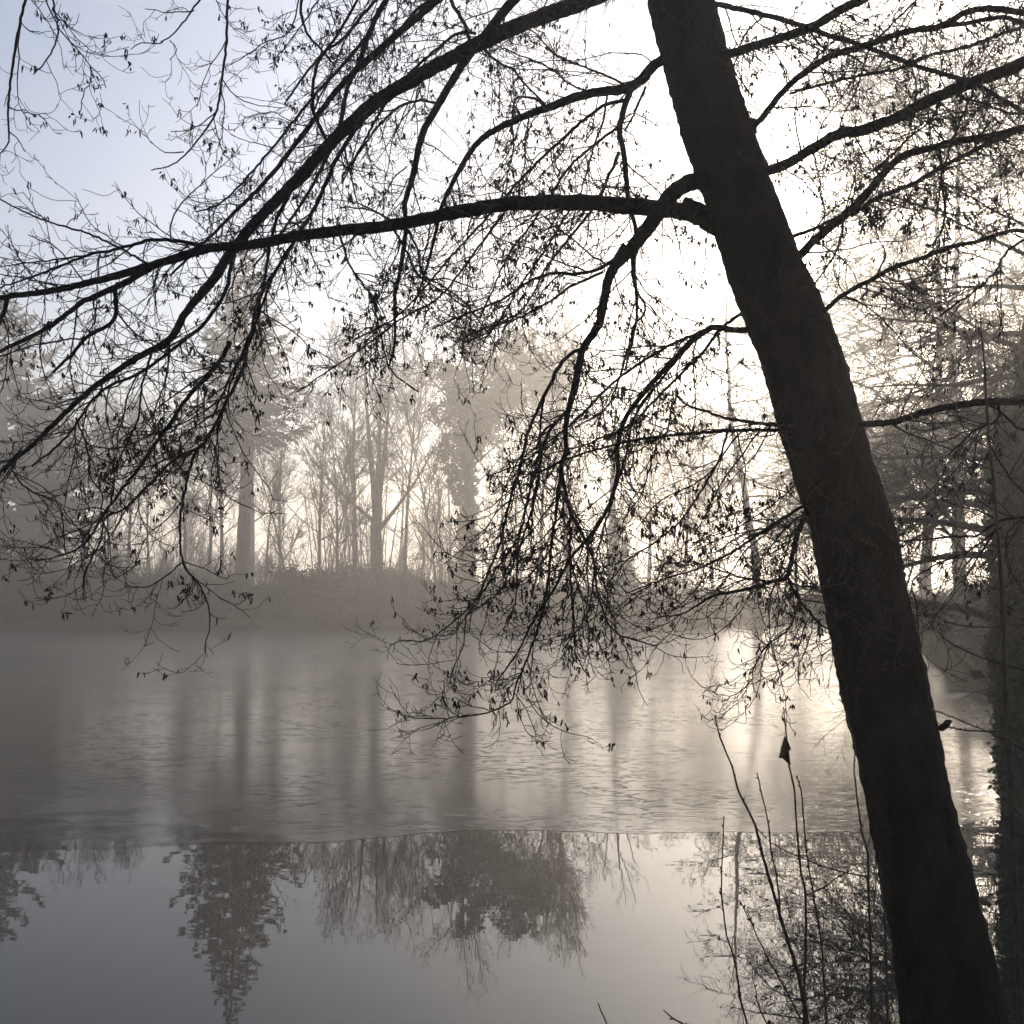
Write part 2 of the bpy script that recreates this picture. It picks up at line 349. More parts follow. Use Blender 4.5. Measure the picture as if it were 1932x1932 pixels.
# limbs: (pixel points, width start->end px, depth start->end, options)
def z1(*p): return [(x / 3, y / 3) for x, y in p]
def z2(*p): return [(645 + x / 3, y / 3) for x, y in p]
def z3(*p): return [(1290 + x / 3, y / 3) for x, y in p]
def z4(*p): return [(x / 3, 645 + y / 3) for x, y in p]
def z5(*p): return [(645 + x / 3, 645 + y / 3) for x, y in p]
def z6(*p): return [(1290 + x / 3, 645 + y / 3) for x, y in p]
LIMBS = [
 # name-free tuples: pts, w0, w1, d0, d1, side density, side length, sub-limbs
 dict(p=[(1390, 440), (1345, 425), (1300, 402), (1200, 390), (1080, 382), (960, 385), (850, 403), (740, 425), (600, 440), (470, 462), (390, 470), (300, 497), (200, 525), (100, 548), (0, 562), (-120, 590)],
      w=(34, 8), d=(4.4, 3.5), sub=[
        dict(p=z1((1180, 1400), (950, 1355), (800, 1370), (700, 1400), (500, 1445), (200, 1560), (0, 1630)), w=(8, 3)),
        dict(p=z1((830, 1490), (670, 1400), (480, 1315), (230, 1240), (0, 1130), (-90, 1080)), w=(5, 2.5), bare=1),
        dict(p=z1((850, 1520), (650, 1630), (480, 1700), (400, 1760), (260, 1860), (0, 1990), (-100, 2050)), w=(13, 6)),
        dict(p=z1((500, 1445), (300, 1470), (0, 1510)), w=(4, 2)),
        dict(p=z1((650, 1630), (655, 1760), (630, 1830), (500, 1900), (430, 1980), (300, 2110)), w=(9, 5)),
        dict(p=z1((40, 1690), (10, 1800), (-60, 1900)), w=(9, 6)),
        dict(p=z1((480, 1600), (330, 1410), (230, 1360), (160, 1330)), w=(3, 2), bare=1),
        dict(p=[(740, 428), (770, 480), (790, 520), (850, 560), (905, 600)], w=(5, 2.5)),
        dict(p=[(640, 440), (660, 500), (700, 560), (720, 640), (740, 700), (790, 740)], w=(5, 2.5)),
        dict(p=[(560, 450), (520, 510), (490, 590), (460, 660), (430, 740), (410, 820)], w=(6, 3)),
        dict(p=[(1080, 385), (1030, 470), (980, 540), (930, 620), (870, 650)], w=(5, 2.5)),
        dict(p=[(960, 388), (900, 470), (830, 560), (760, 600), (650, 680), (560, 740)], w=(5, 2.5)),
      ]),
 dict(p=[(1290, -120), (1200, -45), (1110, 0), (985, 45), (870, 100), (780, 150), (700, 200), (620, 275), (560, 340), (500, 400), (440, 470), (400, 530), (350, 590), (320, 640), (250, 680), (160, 745), (60, 840), (-60, 940)],
      w=(40, 11), wl=[34, 32, 29, 28, 27, 26, 25, 23, 22, 20, 19, 17, 14, 13, 12, 10, 8, 6], d=(4.5, 3.7), sub=[
        dict(p=[(440, 470), (425, 550), (385, 610), (330, 655), (270, 700), (190, 740), (120, 830), (60, 880)], w=(8, 4)),
        dict(p=z4((1300, 0), (1230, 130), (1060, 320), (950, 480), (780, 720), (620, 930), (500, 1120), (400, 1190), (200, 1245)), w=(10, 2.5)),
        dict(p=z4((1400, 0), (1370, 170), (1290, 320), (1190, 520), (1100, 640), (1050, 830), (1020, 1000), (1035, 1250), (1120, 1360), (1180, 1500), (1190, 1600), (1165, 1700), (1165, 1760)), w=(8, 2)),
        dict(p=z4((1035, 1250), (960, 1310), (850, 1380), (760, 1390)), w=(3, 2)),
        dict(p=z4((1150, 590), (1000, 660), (850, 800), (700, 950), (600, 990), (560, 1150), (480, 1300), (470, 1400)), w=(6, 2.5)),
        dict(p=z4((430, 430), (500, 620), (510, 760), (580, 870), (560, 1000)), w=(4, 2)),
        dict(p=z4((120, 610), (60, 700), (150, 830), (270, 880), (340, 940), (370, 1200)), w=(4, 2)),
        dict(p=z4((860, 60), (800, 270), (780, 440), (660, 700), (640, 850), (600, 1000)), w=(4.5, 2.5)),
        dict(p=z4((960, 0), (940, 200), (870, 400), (880, 500), (960, 600)), w=(4, 2)),
        dict(p=[(620, 275), (590, 200), (600, 120), (640, 60), (680, -10)], w=(7, 5)),
        dict(p=[(700, 205), (640, 290), (600, 380), (540, 480), (490, 560), (470, 640), (440, 700), (400, 790)], w=(9, 4)),
        dict(p=[(560, 340), (520, 420), (500, 520), (480, 620), (455, 680)], w=(8, 4)),
      ]),
 dict(p=[(1285, -190), (1150, -120), (1040, -60), (970, 0), (920, 60), (880, 110), (855, 150), (820, 210), (795, 260), (780, 330), (765, 380), (765, 440), (757, 500), (745, 560), (745, 640), (735, 690)],
      w=(26, 4), d=(4.5, 4.15), sub=[
        dict(p=z2((790, 270), (880, 350), (980, 400), (1040, 480), (1150, 590)), w=(5, 3.5)),
        dict(p=z2((530, 580), (420, 570), (300, 620), (180, 750), (80, 900), (0, 1040)), w=(5, 3)),
        dict(p=z2((370, 940), (300, 1000), (230, 1130), (180, 1220)), w=(3, 2)),
        dict(p=z2((360, 1280), (430, 1420), (470, 1570), (600, 1580), (750, 1630)), w=(5, 2.5)),
        dict(p=z2((480, 1570), (600, 1640), (700, 1720), (800, 1850), (900, 1990)), w=(3.5, 2)),
      ]),
 dict(p=[(1270, -230), (1100, -180), (920, -90), (825, 0), (728, 83), (645, 160), (567, 260), (500, 343), (433, 410), (383, 460), (320, 520)],
      w=(22, 4), d=(4.6, 4.3), dens=0.7, sub=[
        dict(p=z2((730, 270), (700, 150), (630, 30), (600, -60)), w=(8, 7)),
        dict(p=z2((760, 190), (660, 190), (560, 260), (430, 370), (280, 540), (180, 700), (60, 920), (0, 1000)), w=(6, 4)),
        dict(p=z2((500, 0), (420, 60), (330, 170), (250, 260), (180, 340)), w=(7, 5)),
      ]),
 dict(p=[(1260, -260), (1000, -220), (800, -110), (728, 0), (695, 67), (678, 117), (655, 167), (640, 240), (600, 330), (545, 420), (480, 500)],
      w=(18, 4), d=(4.7, 4.7), dens=0.7, sub=[
        dict(p=[(700, 60), (640, 130), (585, 190), (530, 260), (470, 330), (420, 380), (370, 400)], w=(7, 3)),
        dict(p=[(760, -40), (700, 10), (650, 70), (600, 110), (540, 190)], w=(7, 4)),
      ]),
 dict(p=[(1330, 90)] + z2((1810, 340), (1640, 490), (1400, 530), (1160, 610), (960, 690), (800, 780), (700, 900), (620, 1050), (560, 1180), (540, 1280), (470, 1550), (400, 1750)),
      w=(22, 3), d=(4.5, 4.2), sub=[
        dict(p=z2((1640, 490), (1590, 640), (1570, 750), (1600, 900), (1620, 1130), (1660, 1280), (1670, 1400), (1650, 1500), (1670, 1700), (1660, 1850), (1600, 2100)), w=(13, 4)),
        dict(p=z2((1620, 560), (1450, 620), (1200, 830), (1000, 1030), (850, 1200), (620, 1450), (450, 1650), (300, 1800), (60, 1930)), w=(7, 3)),
        dict(p=z2((1560, 720), (1300, 930), (1200, 1080), (1080, 1260), (950, 1430), (850, 1650), (780, 1800)), w=(6, 3)),
        dict(p=z2((1570, 860), (1500, 1020), (1430, 1170), (1300, 1330), (1150, 1530), (1060, 1700), (900, 1880)), w=(7, 3)),
        dict(p=z2((1500, 530), (1480, 680), (1420, 850), (1350, 1100), (1290, 1300)), w=(4.5, 3)),
        dict(p=z2((960, 690), (970, 850), (930, 1000), (900, 1130)), w=(4, 2)),
        dict(p=z2((1060, 640), (1040, 800), (1030, 950), (990, 1060), (930, 1120)), w=(4, 2)),
        dict(p=z2((1600, 480), (1500, 430), (1350, 370), (1200, 300), (1100, 190), (1000, 150)), w=(5, 2.5)),
        dict(p=z2((1400, 520), (1280, 470), (1170, 380), (1000, 310), (860, 250)), w=(4, 2.5)),
        dict(p=z2((1160, 610), (1090, 560), (1000, 550), (970, 600), (960, 760)), w=(5, 3)),
        dict(p=z2((1720, 490), (1650, 650), (1600, 740)), w=(5, 4)),
      ]),
 dict(p=[(1395, 355), (1325, 343), (1290, 350), (1258, 378), (1225, 425), (1190, 470), (1155, 510), (1140, 560), (1130, 610), (1100, 660), (1085, 728), (1075, 762), (1067, 805), (1068, 852), (1058, 875)],
      w=(34, 10), d=(4.35, 3.9), wl=[34, 34, 32, 30, 28, 24, 19, 17, 16, 15, 14, 12, 9, 8, 8], sub=[
        dict(p=[(1370, 372), (1335, 395), (1290, 380)], w=(20, 20)),
        dict(p=z5((1370, 30), (1250, 110), (1160, 280), (1060, 500), (1010, 700), (950, 900), (900, 1120), (830, 1300), (740, 1480), (500, 1680), (350, 1690), (270, 1720)), w=(8, 2)),
        dict(p=z5((1280, 380), (1180, 500), (1130, 620), (1110, 800), (1060, 1000), (1000, 1170), (900, 1400), (720, 1540)), w=(6, 2.5)),
        dict(p=z5((1240, 690), (1290, 950), (1420, 1220), (1450, 1420), (1530, 1630), (1700, 1700), (1780, 1720)), w=(7, 2.5)),
        dict(p=z5((1290, 950), (1295, 1300), (1310, 1600), (1330, 1780), (1400, 1900)), w=(5, 2)),
        dict(p=z5((1240, 690), (1210, 980), (1180, 1200), (1160, 1400), (1100, 1650), (990, 1932), (950, 2040), (780, 2110), (530, 2130), (400, 2127), (255, 2070)), w=(6.5, 1.6)),
        dict(p=z5((1120, 620), (1060, 860), (1000, 1100), (880, 1280), (760, 1480), (700, 1560), (690, 1700), (620, 1880)), w=(5, 2)),
        dict(p=z5((1100, 600), (1150, 500), (1250, 430)), w=(5, 5)),
        dict(p=z5((1140, 300), (1120, 560), (1130, 680), (1080, 900), (1070, 1060), (1000, 1190), (990, 1420), (940, 1600)), w=(5, 2.5)),
        dict(p=z2((1600, 1380), (1500, 1500), (1350, 1550), (1180, 1550), (1050, 1600), (900, 1700), (700, 1780), (520, 1860)), w=(8, 3)),
        dict(p=z2((1480, 1540), (1300, 1620), (1200, 1690), (1000, 1800), (800, 1860), (650, 1932)), w=(6, 3)),
        dict(p=z2((1500, 1500), (1380, 1420), (1290, 1340), (1180, 1260), (1130, 1210)), w=(4, 2.5)),
        dict(p=z2((1640, 1420), (1650, 1600), (1720, 1750), (1650, 1850), (1600, 2050), (1500, 2300), (1320, 2420)), w=(5, 3)),
      ]),
 dict(p=[(1440, 612), (1415, 622), (1380, 622), (1345, 618), (1310, 640), (1270, 680), (1220, 735), (1180, 790), (1165, 845), (1165, 895), (1145, 962), (1112, 1012), (1078, 1052), (1045, 1112), (1005, 1172), (978, 1228), (935, 1290)],
      w=(13, 2.5), d=(4.25, 3.9), sub=[
        dict(p=[(1345, 618), (1290, 640), (1240, 665), (1160, 720), (1090, 790), (1040, 830), (990, 870), (920, 900)], w=(7, 2.5)),
        dict(p=[(1400, 590), (1360, 620), (1330, 660), (1280, 710), (1230, 760), (1190, 800), (1100, 840), (1020, 860)], w=(7, 2.5)),
        dict(p=[(1310, 640), (1260, 700), (1200, 780), (1180, 860), (1150, 960), (1125, 1050), (1110, 1150), (1060, 1230)], w=(6, 2.5)),
        dict(p=z5((1870, 350), (1840, 500), (1770, 620), (1700, 850), (1600, 1000), (1590, 1150)), w=(4, 2)),
      ]),
 dict(p=[(1520, 798), (1475, 802), (1420, 797), (1375, 790), (1330, 775), (1305, 768), (1290, 760), (1275, 745)], w=(9, 4), d=(4.2, 4.0), sub=[
        dict(p=[(1378, 800), (1355, 870), (1325, 922), (1288, 978), (1240, 1020), (1180, 1060), (1140, 1110)], w=(5, 2.5)),
      ]),
 dict(p=[(1520, 812), (1475, 812), (1400, 812), (1300, 818), (1200, 830), (1120, 850), (1060, 870), (1000, 900)], w=(8, 3), d=(4.2, 3.7), sub=[
        dict(p=[(1400, 812), (1370, 850), (1330, 900), (1240, 950), (1200, 1000)], w=(4, 2)),
      ]),
 dict(p=[(1570, 955), (1528, 962), (1508, 998), (1495, 1045), (1485, 1088), (1455, 1098), (1405, 1112), (1355, 1122), (1321, 1138), (1288, 1158), (1240, 1165)], w=(12, 2), d=(4.1, 3.8), dens=1.5, sub=[
        dict(p=[(1485, 1088), (1505, 1128), (1541, 1172), (1571, 1192)], w=(6, 3)),
        dict(p=[(1508, 1135), (1488, 1185), (1448, 1218), (1421, 1262), (1415, 1290), (1360, 1325)], w=(4, 1.6)),
        dict(p=[(1455, 1098), (1400, 1090), (1340, 1070), (1290, 1060), (1230, 1070)], w=(4, 2)),
      ]),
 dict(p=[(1560, 940), (1521, 952), (1471, 982), (1421, 1015), (1388, 1038), (1321, 1072), (1260, 1090), (1180, 1120)], w=(7, 2), d=(4.1, 3.6), sub=[
        dict(p=[(1500, 915), (1460, 950), (1400, 990), (1340, 1010), (1290, 990)], w=(3, 2)),
      ]),
 # right side of the trunk: many come towards the camera
 dict(p=[(1310, 120)] + z3((240, 310), (400, 260), (600, 200), (750, 140), (900, 50), (1010, 0), (1200, -120)), w=(16, 16), d=(4.5, 3.6), dens=1.3, sub=[]),
 dict(p=[(1290, 0)] + z3((150, 15), (400, 70), (650, 140), (850, 210), (1020, 260), (1250, 350), (1500, 430), (1620, 460), (1750, 530), (1932, 640), (2100, 760)), w=(10, 8), d=(4.5, 4.2), dens=1.3, sub=[
        dict(p=z3((450, 90), (350, 190), (300, 330), (250, 420)), w=(4, 2.5)),
        dict(p=z3((720, 180), (780, 260), (900, 300), (1050, 380)), w=(5, 3)),
      ]),
 dict(p=[(1385, 250)] + z3((410, 700), (560, 520), (700, 400), (850, 310), (1050, 250), (1250, 180), (1450, 150), (1600, 70), (1750, 50), (1932, 75), (2100, 90)), w=(12, 12), d=(4.45, 3.6), dens=1.3, sub=[
        dict(p=z3((600, 530), (850, 460), (1000, 430), (1250, 380), (1400, 310), (1550, 280), (1750, 210), (1932, 150)), w=(5, 7)),
        dict(p=z3((1050, 270), (980, 500), (900, 660), (860, 800)), w=(4, 2.5)),
        dict(p=z3((1100, 220), (1200, 110), (1290, 30), (1350, -60)), w=(4, 4)),
        dict(p=z3((1450, 150), (1600, 130), (1800, 100), (1932, 130)), w=(8, 9)),
      ]),
 dict(p=[(1405, 330)] + z3((480, 965), (600, 920), (850, 770), (1000, 740), (1200, 670), (1350, 590), (1500, 520), (1650, 460), (1800, 410), (1932, 350), (2100, 270)), w=(18, 23), d=(4.4, 3.1), dens=1.3, sub=[
        dict(p=z3((1450, 570), (1400, 680), (1300, 760), (1150, 900), (1050, 980)), w=(5, 3)),
        dict(p=z3((1550, 540), (1700, 590), (1850, 640), (1932, 640)), w=(5, 4)),
        dict(p=z3((1650, 470), (1560, 700), (1500, 860), (1460, 1000), (1440, 1180)), w=(4, 3)),
      ]),
 dict(p=[(1470, 510)] + z3((640, 1460), (750, 1350), (900, 1230), (1030, 1100), (1150, 960), (1250, 880), (1400, 840), (1550, 800), (1750, 770), (1932, 720), (2100, 670)), w=(16, 13), d=(4.3, 3.6), dens=1.3, sub=[
        dict(p=z3((950, 1220), (1100, 1120), (1300, 1040), (1450, 950), (1650, 850), (1850, 760), (2050, 680)), w=(9, 9)),
        dict(p=z3((560, 1360), (600, 1345), (750, 1290), (850, 1240), (1000, 1170)), w=(8, 5)),
        dict(p=z3((900, 1260), (880, 1380), (820, 1500), (730, 1620)), w=(5, 3)),
        dict(p=z3((1450, 850), (1460, 1000), (1480, 1200), (1440, 1400)), w=(6, 3)),
        dict(p=z3((1500, 830), (1400, 700), (1380, 620)), w=(4, 3)),
      ]),
 dict(p=[(1510, 600)] + z3((790, 1760), (900, 1670), (1050, 1590), (1200, 1510), (1350, 1460), (1500, 1400), (1650, 1370), (1830, 1310), (1932, 1310), (2100, 1330)), w=(9, 8), d=(4.2, 3.6), dens=1.2, sub=[
        dict(p=z3((1932, 1360), (1830, 1420), (1750, 1560), (1600, 1680), (1450, 1790)), w=(5, 4)),
        dict(p=z3((1500, 1410), (1480, 1550), (1510, 1700)), w=(3.5, 2)),
      ]),
 dict(p=[(1570, 805)] + z6((1000, 470), (1200, 450), (1350, 400), (1500, 370), (1700, 340), (1932, 340), (2150, 330)), w=(12, 15), d=(4.15, 3.2), dens=0.7, sub=[
        dict(p=z6((1780, 350), (1780, 440), (1650, 500), (1500, 640)), w=(6, 3)),
        dict(p=z6((1700, 340), (1800, 400), (1880, 480), (1932, 500)), w=(5, 4)),
        dict(p=z6((1720, 360), (1730, 560), (1840, 760), (1932, 860)), w=(4, 3), bare=1),
      ]),
 dict(p=z6((2100, 960), (1932, 990), (1800, 1010), (1700, 1070), (1650, 1100), (1500, 1105), (1350, 1120), (1180, 1130)), w=(6, 3), d=(3.4, 3.9), dens=1.2, sub=[
        dict(p=z6((1800, 1050), (1700, 1120), (1600, 1190), (1450, 1250), (1320, 1330), (1290, 1390), (1320, 1500), (1325, 1780)), w=(4, 2)),
      ]),
 dict(p=z6((1380, 950), (1300, 1050)) , w=(2, 1), d=(4, 4), skip=1, sub=[]),
 # twigs hanging into the frame from boughs overhead
 dict(p=[(1255, -290), (1000, -420), (600, -420), (300, -260), (130, -120)] + z1((200, -120), (145, 0), (100, 200), (60, 450), (45, 650), (50, 800), (0, 870)), dens=0.30, w=(14, 2.5), wl=[24, 20, 15, 10, 7, 6, 5, 5, 4.5, 4, 3, 2], d=(4.7, 3.6), twig_from=0.62, sub=[
        dict(p=[(130, -120)] + z1((300, -60), (325, 130), (320, 230), (270, 330), (190, 420)), w=(5, 2.5)),
        dict(p=z1((260, 0), (340, 170), (450, 290), (510, 370), (560, 420), (600, 500)), w=(3, 1.6)),
        dict(p=z1((510, 370), (510, 450), (470, 540), (450, 640)), w=(2.5, 1.5)),
        dict(p=z1((45, 740), (100, 780), (140, 860)), w=(2.5, 1.5)),
      ]),
 dict(p=[(1255, -280), (1050, -360), (750, -340), (560, -200), (445, -80)] + z1((1290, 0), (1282, 220), (1255, 450), (1225, 630), (1160, 740), (1080, 840), (980, 930), (855, 965)), w=(16, 2), wl=[22, 18, 14, 10, 7, 5, 5, 4.5, 4, 3.5, 3, 2.5, 2], d=(4.7, 4.0), twig_from=0.6, dens=0.14, sub=[
        dict(p=[(445, -80)] + z1((1180, -60), (1130, 0), (1050, 110), (980, 190), (900, 245), (800, 240), (740, 280)), w=(5, 1.6)),
        dict(p=z1((960, 230), (1000, 280), (960, 340)), w=(2, 1.5)),
        dict(p=z1((1100, 60), (950, 70), (820, 50)), w=(2.5, 1.5)),
        dict(p=z1((1225, 630), (1150, 690), (1060, 740), (965, 745)), w=(2.5, 1.5)),
        dict(p=z1((1040, 860), (930, 860), (850, 800)), w=(2.5, 1.5)),
        dict(p=z1((1260, 450), (1330, 540), (1450, 590), (1600, 610)), w=(2.5, 1.5)),
      ]),
 dict(p=[(1258, -275), (1100, -300), (850, -220), (650, -90)] + z1((1720, -30), (1730, 170), (1830, 290), (1900, 380)), w=(16, 3), d=(4.7, 4.3), wl=[20, 15, 11, 8, 6, 5, 4, 3], twig_from=0.5, dens=0.5, sub=[
        dict(p=z1((1690, 0), (1640, 180), (1500, 240), (1400, 310), (1280, 375)), w=(3, 1.6)),
        dict(p=[(780, -160), (660, -100), (600, 0), (560, 60), (530, 100)], w=(5, 2)),
      ]),
]
ncat = 0
def droplets(geo, P, r, L, rad, n=5, k=4, hang=1.0):
    """small hanging spindles (catkins, cones) as closed tubes"""
    M = len(P); D = r.normal(size=(M, 3)) * 0.35; D[:, 2] -= hang; D = nrm(D)
    t = np.linspace(0, 1, n); prof = np.array([0.25, 0.95, 1.0, 0.8, 0.15])[:n]
    pts = P[:, None] + D[:, None] * (t[None, :, None] * L[:, None, None])
    geo.tubes(pts, rad[:, None] * prof[None], k)
def foliage(LP, LR, r, dens, twig_from, tw, cat, bare):
    """side branches and twigs on one limb polyline; radii shrink to fine tips"""
    P = LP[None]; L = plen(P)[0] * (1 - twig_from)
    n1 = max(2, int(L / 0.033 * dens * (0.25 if bare else 1)))
    idx, t, p, T = pick(P, np.array([n1]), twig_from, 1.0, r)
    pr = np.interp(t, np.linspace(0, 1, len(LR)), LR)
    D = side(T, r, 28, 62, bias=(-0.15, 0, -0.55), bw=0.7)
    l1 = (0.10 + 0.58 * r.random(n1) ** 1.7) * (0.45 if bare else 1)
    l1 = l1 * (1 - 0.55 * np.clip((t - twig_from) / (1 - twig_from), 0, 1))
    r1 = np.minimum(pr * 0.6, 0.0015 + l1 * 0.0044)
    B = grow(p, D, l1, 11, r, droop=0.08, wander=0.16, endup=0.13); BR = taper(r1, np.full(n1, 0.0012), 11)
    tw.tubes(B, BR, 4)
    n2 = np.maximum(1, (l1 / 0.040).astype(int))
    idx, t, p, T = pick(B, n2, 0.15, 1.0, r)
    D = side(T, r, 30, 65, bias=(0, 0, -0.2), bw=0.5); l2 = 0.03 + 0.14 * r.random(len(p)) ** 1.5
    rr = np.minimum(rad_at(BR, idx, t) * 0.9, 0.0016)
    B2 = grow(p, D, l2, 7, r, droop=0.08, wander=0.24, curl=0.6, endup=0.30); R2 = taper(rr, np.full(len(p), 0.0011), 7)
    tw.tubes(B2, R2, 3)
    n3 = (l2 / 0.05 * r.random(len(l2)) * 1.6).astype(int)
    idx, t, p, T = pick(B2, n3, 0.25, 1.0, r)
    l3 = 0.015 + 0.045 * r.random(len(p))
    B3 = grow(p, side(T, r, 30, 65), l3, 4, r, wander=0.2, endup=0.2)
    tw.tubes(B3, taper(np.full(len(p), 0.0012), np.full(len(p), 0.0009), 4), 3)
    # catkins in twos and threes at twig tips, woody cones between them
    tips = np.concatenate([B2[:, -1], B3[:, -1]]); q = tips * 5.5; fld = np.sin(q[:, 0] + 1.7 * np.sin(q[:, 2])) * np.sin(q[:, 2] * 1.3 + q[:, 1])
    keep = tips[r.random(len(tips)) < ((0.04 + 0.34 * (fld > 0.15)) if not bare else 0.05)]
    m = len(keep)
    if m:
        rep = r.integers(1, 4, m); q = np.repeat(keep, rep, 0) + r.normal(size=(rep.sum(), 3)) * 0.004
        droplets(cat, q, r, 0.016 + 0.016 * r.random(len(q)), 0.0021 + 0.0010 * r.random(len(q)))
        c = keep[r.random(m) < 0.4]
        if len(c):
            c = np.repeat(c, 2, 0) + r.normal(size=(len(c) * 2, 3)) * 0.008
            droplets(cat, c, r, 0.013 + 0.007 * r.random(len(c)), 0.0034 + 0.0016 * r.random(len(c)))
for li, L in enumerate(LIMBS):
    if L.get('skip'): continue
    r = np.random.default_rng(100 + li)
    wood, tw, cat = Geo(), Geo(), Geo()
    pts = L['p']; n = len(pts)
    s = np.array([0] + list(np.cumsum([math.dist(pts[i], pts[i + 1]) for i in range(n - 1)]))); s /= s[-1]
    dep = L['d'][0] + (L['d'][1] - L['d'][0]) * s
    tx = np.interp(pts[0][1], [q_[1] for q_ in TR], [q_[0] for q_ in TR])
    if abs(pts[0][0] - tx) < 90:      # rooted in the trunk: start at the trunk's own depth
        d0_ = tdepth(pts[0][1]) + 0.03; dep = dep + (d0_ - dep[0]) * (1 - s) ** 2
    ws = np.array(L['wl'], float) if 'wl' in L else L['w'][0] + (L['w'][1] - L['w'][0]) * s
    P3 = [at(x, y, d) for (x, y), d in zip(pts, dep)]; W = [wr(w, x, y, d) for w, (x, y), d in zip(ws, pts, dep)]
    MP, MR = spline(P3, W, 0.018, 0.0010, r)
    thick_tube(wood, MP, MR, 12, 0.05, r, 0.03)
    foliage(MP, MR, r, L.get('dens', 1.0), L.get('twig_from', 0.10), tw, cat, 0)
    pxs = np.array(pts, float)
    made = [(pxs, dep)]
    for sb in L['sub']:
        q = sb['p']; best = None
        for (ap, ad) in made:   # find where it leaves an earlier limb, take that depth
            for i in range(len(ap) - 1):
                a, b = ap[i], ap[i + 1]; t = np.clip(np.dot(np.array(q[0]) - a, b - a) / np.dot(b - a, b - a), 0, 1)
                dd = np.linalg.norm(a + t * (b - a) - q[0])
                if best is None or dd < best[0]: best = (dd, ad[i] + t * (ad[i + 1] - ad[i]))
        d0 = best[1]; ln = sum(math.dist(q[i], q[i + 1]) for i in range(len(q) - 1)) / F * 4
        d1 = d0 + ln * r.uniform(-0.55, 0.45)
        s = np.array([0] + list(np.cumsum([math.dist(q[i], q[i + 1]) for i in range(len(q) - 1)]))); s /= s[-1]
        de = d0 + (d1 - d0) * s; w = sb['w'][0] + (sb['w'][1] - sb['w'][0]) * s
        SP, SR = spline([at(x, y, d) for (x, y), d in zip(q, de)], [wr(a, x, y, d) for a, (x, y), d in zip(w, q, de)], 0.02, 0.0016, r)
        thick_tube(wood, SP, SR, 7, 0.04, r, 0.02)
        foliage(SP, SR, r, L.get('dens', 1.0), 0.08, tw, cat, sb.get('bare', 0))
        made.append((np.array(q, float), de))
    o = wood.build('limb', M_bark, alder, origin=alder_base)
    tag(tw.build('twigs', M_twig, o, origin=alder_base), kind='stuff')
    tag(cat.build('catkins', M_catkin, o, origin=alder_base), kind='stuff')
    ncat += cat.n
print('catkin verts', ncat)

# ------------------------------------------------------------------ young shoots in front of the water
def z9(*p): return [(1290 + x / 3, 1288 + y / 3) for x, y in p]
def shoot(stems, depth, label, cat, base_px, name='young_shoot', group=None, bud=0.045, k=6, twigs=0):
    """stems: list of (points, w0(px at tip), w1(px at base)); first stem is the main one, ends at the base"""
    r = np.random.default_rng(abs(hash(str(stems[0][0][0]))) % 1000 if False else int(stems[0][0][0][0]))
    b3 = at(*base_px, depth); b3[2] = float(ground_z(b3[0], b3[1])) - 0.03
    root = empty(name, b3, label, cat, group)
    for i, (pts, w0, w1) in enumerate(stems):
        g = Geo(); P3 = [at(x, y, depth + (0 if i == 0 else 0.04 * math.sin(j))) for j, (x, y) in enumerate(pts)]
        W = list(1.4 * np.linspace(w0, w1, len(pts)) / 2 / F * depth)
        if i == 0: P3.append(b3); W.append(W[-1] * 1.35)
        P, Rr = spline(P3, W, 0.02, 0.0006, r)
        Rr = Rr * (1 + 0.25 * (r.random(len(Rr)) < 0.12))
        thick_tube(g, P[::-1], Rr[::-1], k, 0.04, r)
        m = max(3, int(plen(P[None])[0] / bud)); idx, t, p, T = pick(P[None], np.array([m]), 0.0, 0.8, r)
        D = side(-T, r, 25, 50); B = grow(p, D, np.full(m, 0.012), 4, r, wander=0.05)
        g.tubes(B, np.array([[0.0012, 0.0022, 0.0018, 0.0003]]).repeat(m, 0), 4)
        g.build('stem' if i == 0 else 'side_stem', M_shoot, root, origin=b3)
    return root, b3
# tallest, with the curled dead leaf
rt, b3 = shoot([(z9((567, 150), (580, 280), (597, 470), (625, 600), (645, 880), (665, 1080), (690, 1200), (690, 1500), (684, 1700), (682, 1932), (690, 2150)), 1.6, 4.2),
       (z9((940, 1065), (870, 1100), (790, 1160), (690, 1205)), 1.2, 2.2)], 3.0,
      'tall bare shoot carrying one curled dead leaf near its tip', 'shoot', (1520, 2150), group='bare young shoots on the near bank')
g = Geo()
lp = z9((572, 300), (592, 335), (598, 350), (608, 378), (596, 388), (602, 440), (607, 468), (585, 455), (565, 432), (537, 425), (545, 400), (550, 370), (562, 330))
c0 = at(*z9((578, 385))[0], 3.0)
v = [c0 + np.array([0, -0.012, 0])] + [at(x, y, 3.0 + 0.012 * math.sin(i * 1.9)) for i, (x, y) in enumerate(lp)]
v2 = [p + np.array([0, 0.0012, 0]) for p in v]; n = len(lp)
g.add(np.array(v + v2), np.array([(0, 1 + i, 1 + (i + 1) % n) for i in range(n)] + [(n + 1, n + 2 + (i + 1) % n, n + 2 + i) for i in range(n)]))
g.f.append(np.array([(1 + i, n + 2 + i, n + 2 + (i + 1) % n, 1 + (i + 1) % n) for i in range(n)]))
P, W = spline([at(*z9((583, 285))[0], 3.0), at(*z9((574, 292))[0], 3.0), at(*z9((572, 305))[0], 3.0)], [.0008] * 3, 0.004); thick_tube(g, P, W, 5, 0, rng)
g.build('dead_leaf', M_leaf, rt, smooth=False, origin=b3)
GR = 'bare young shoots on the near bank'
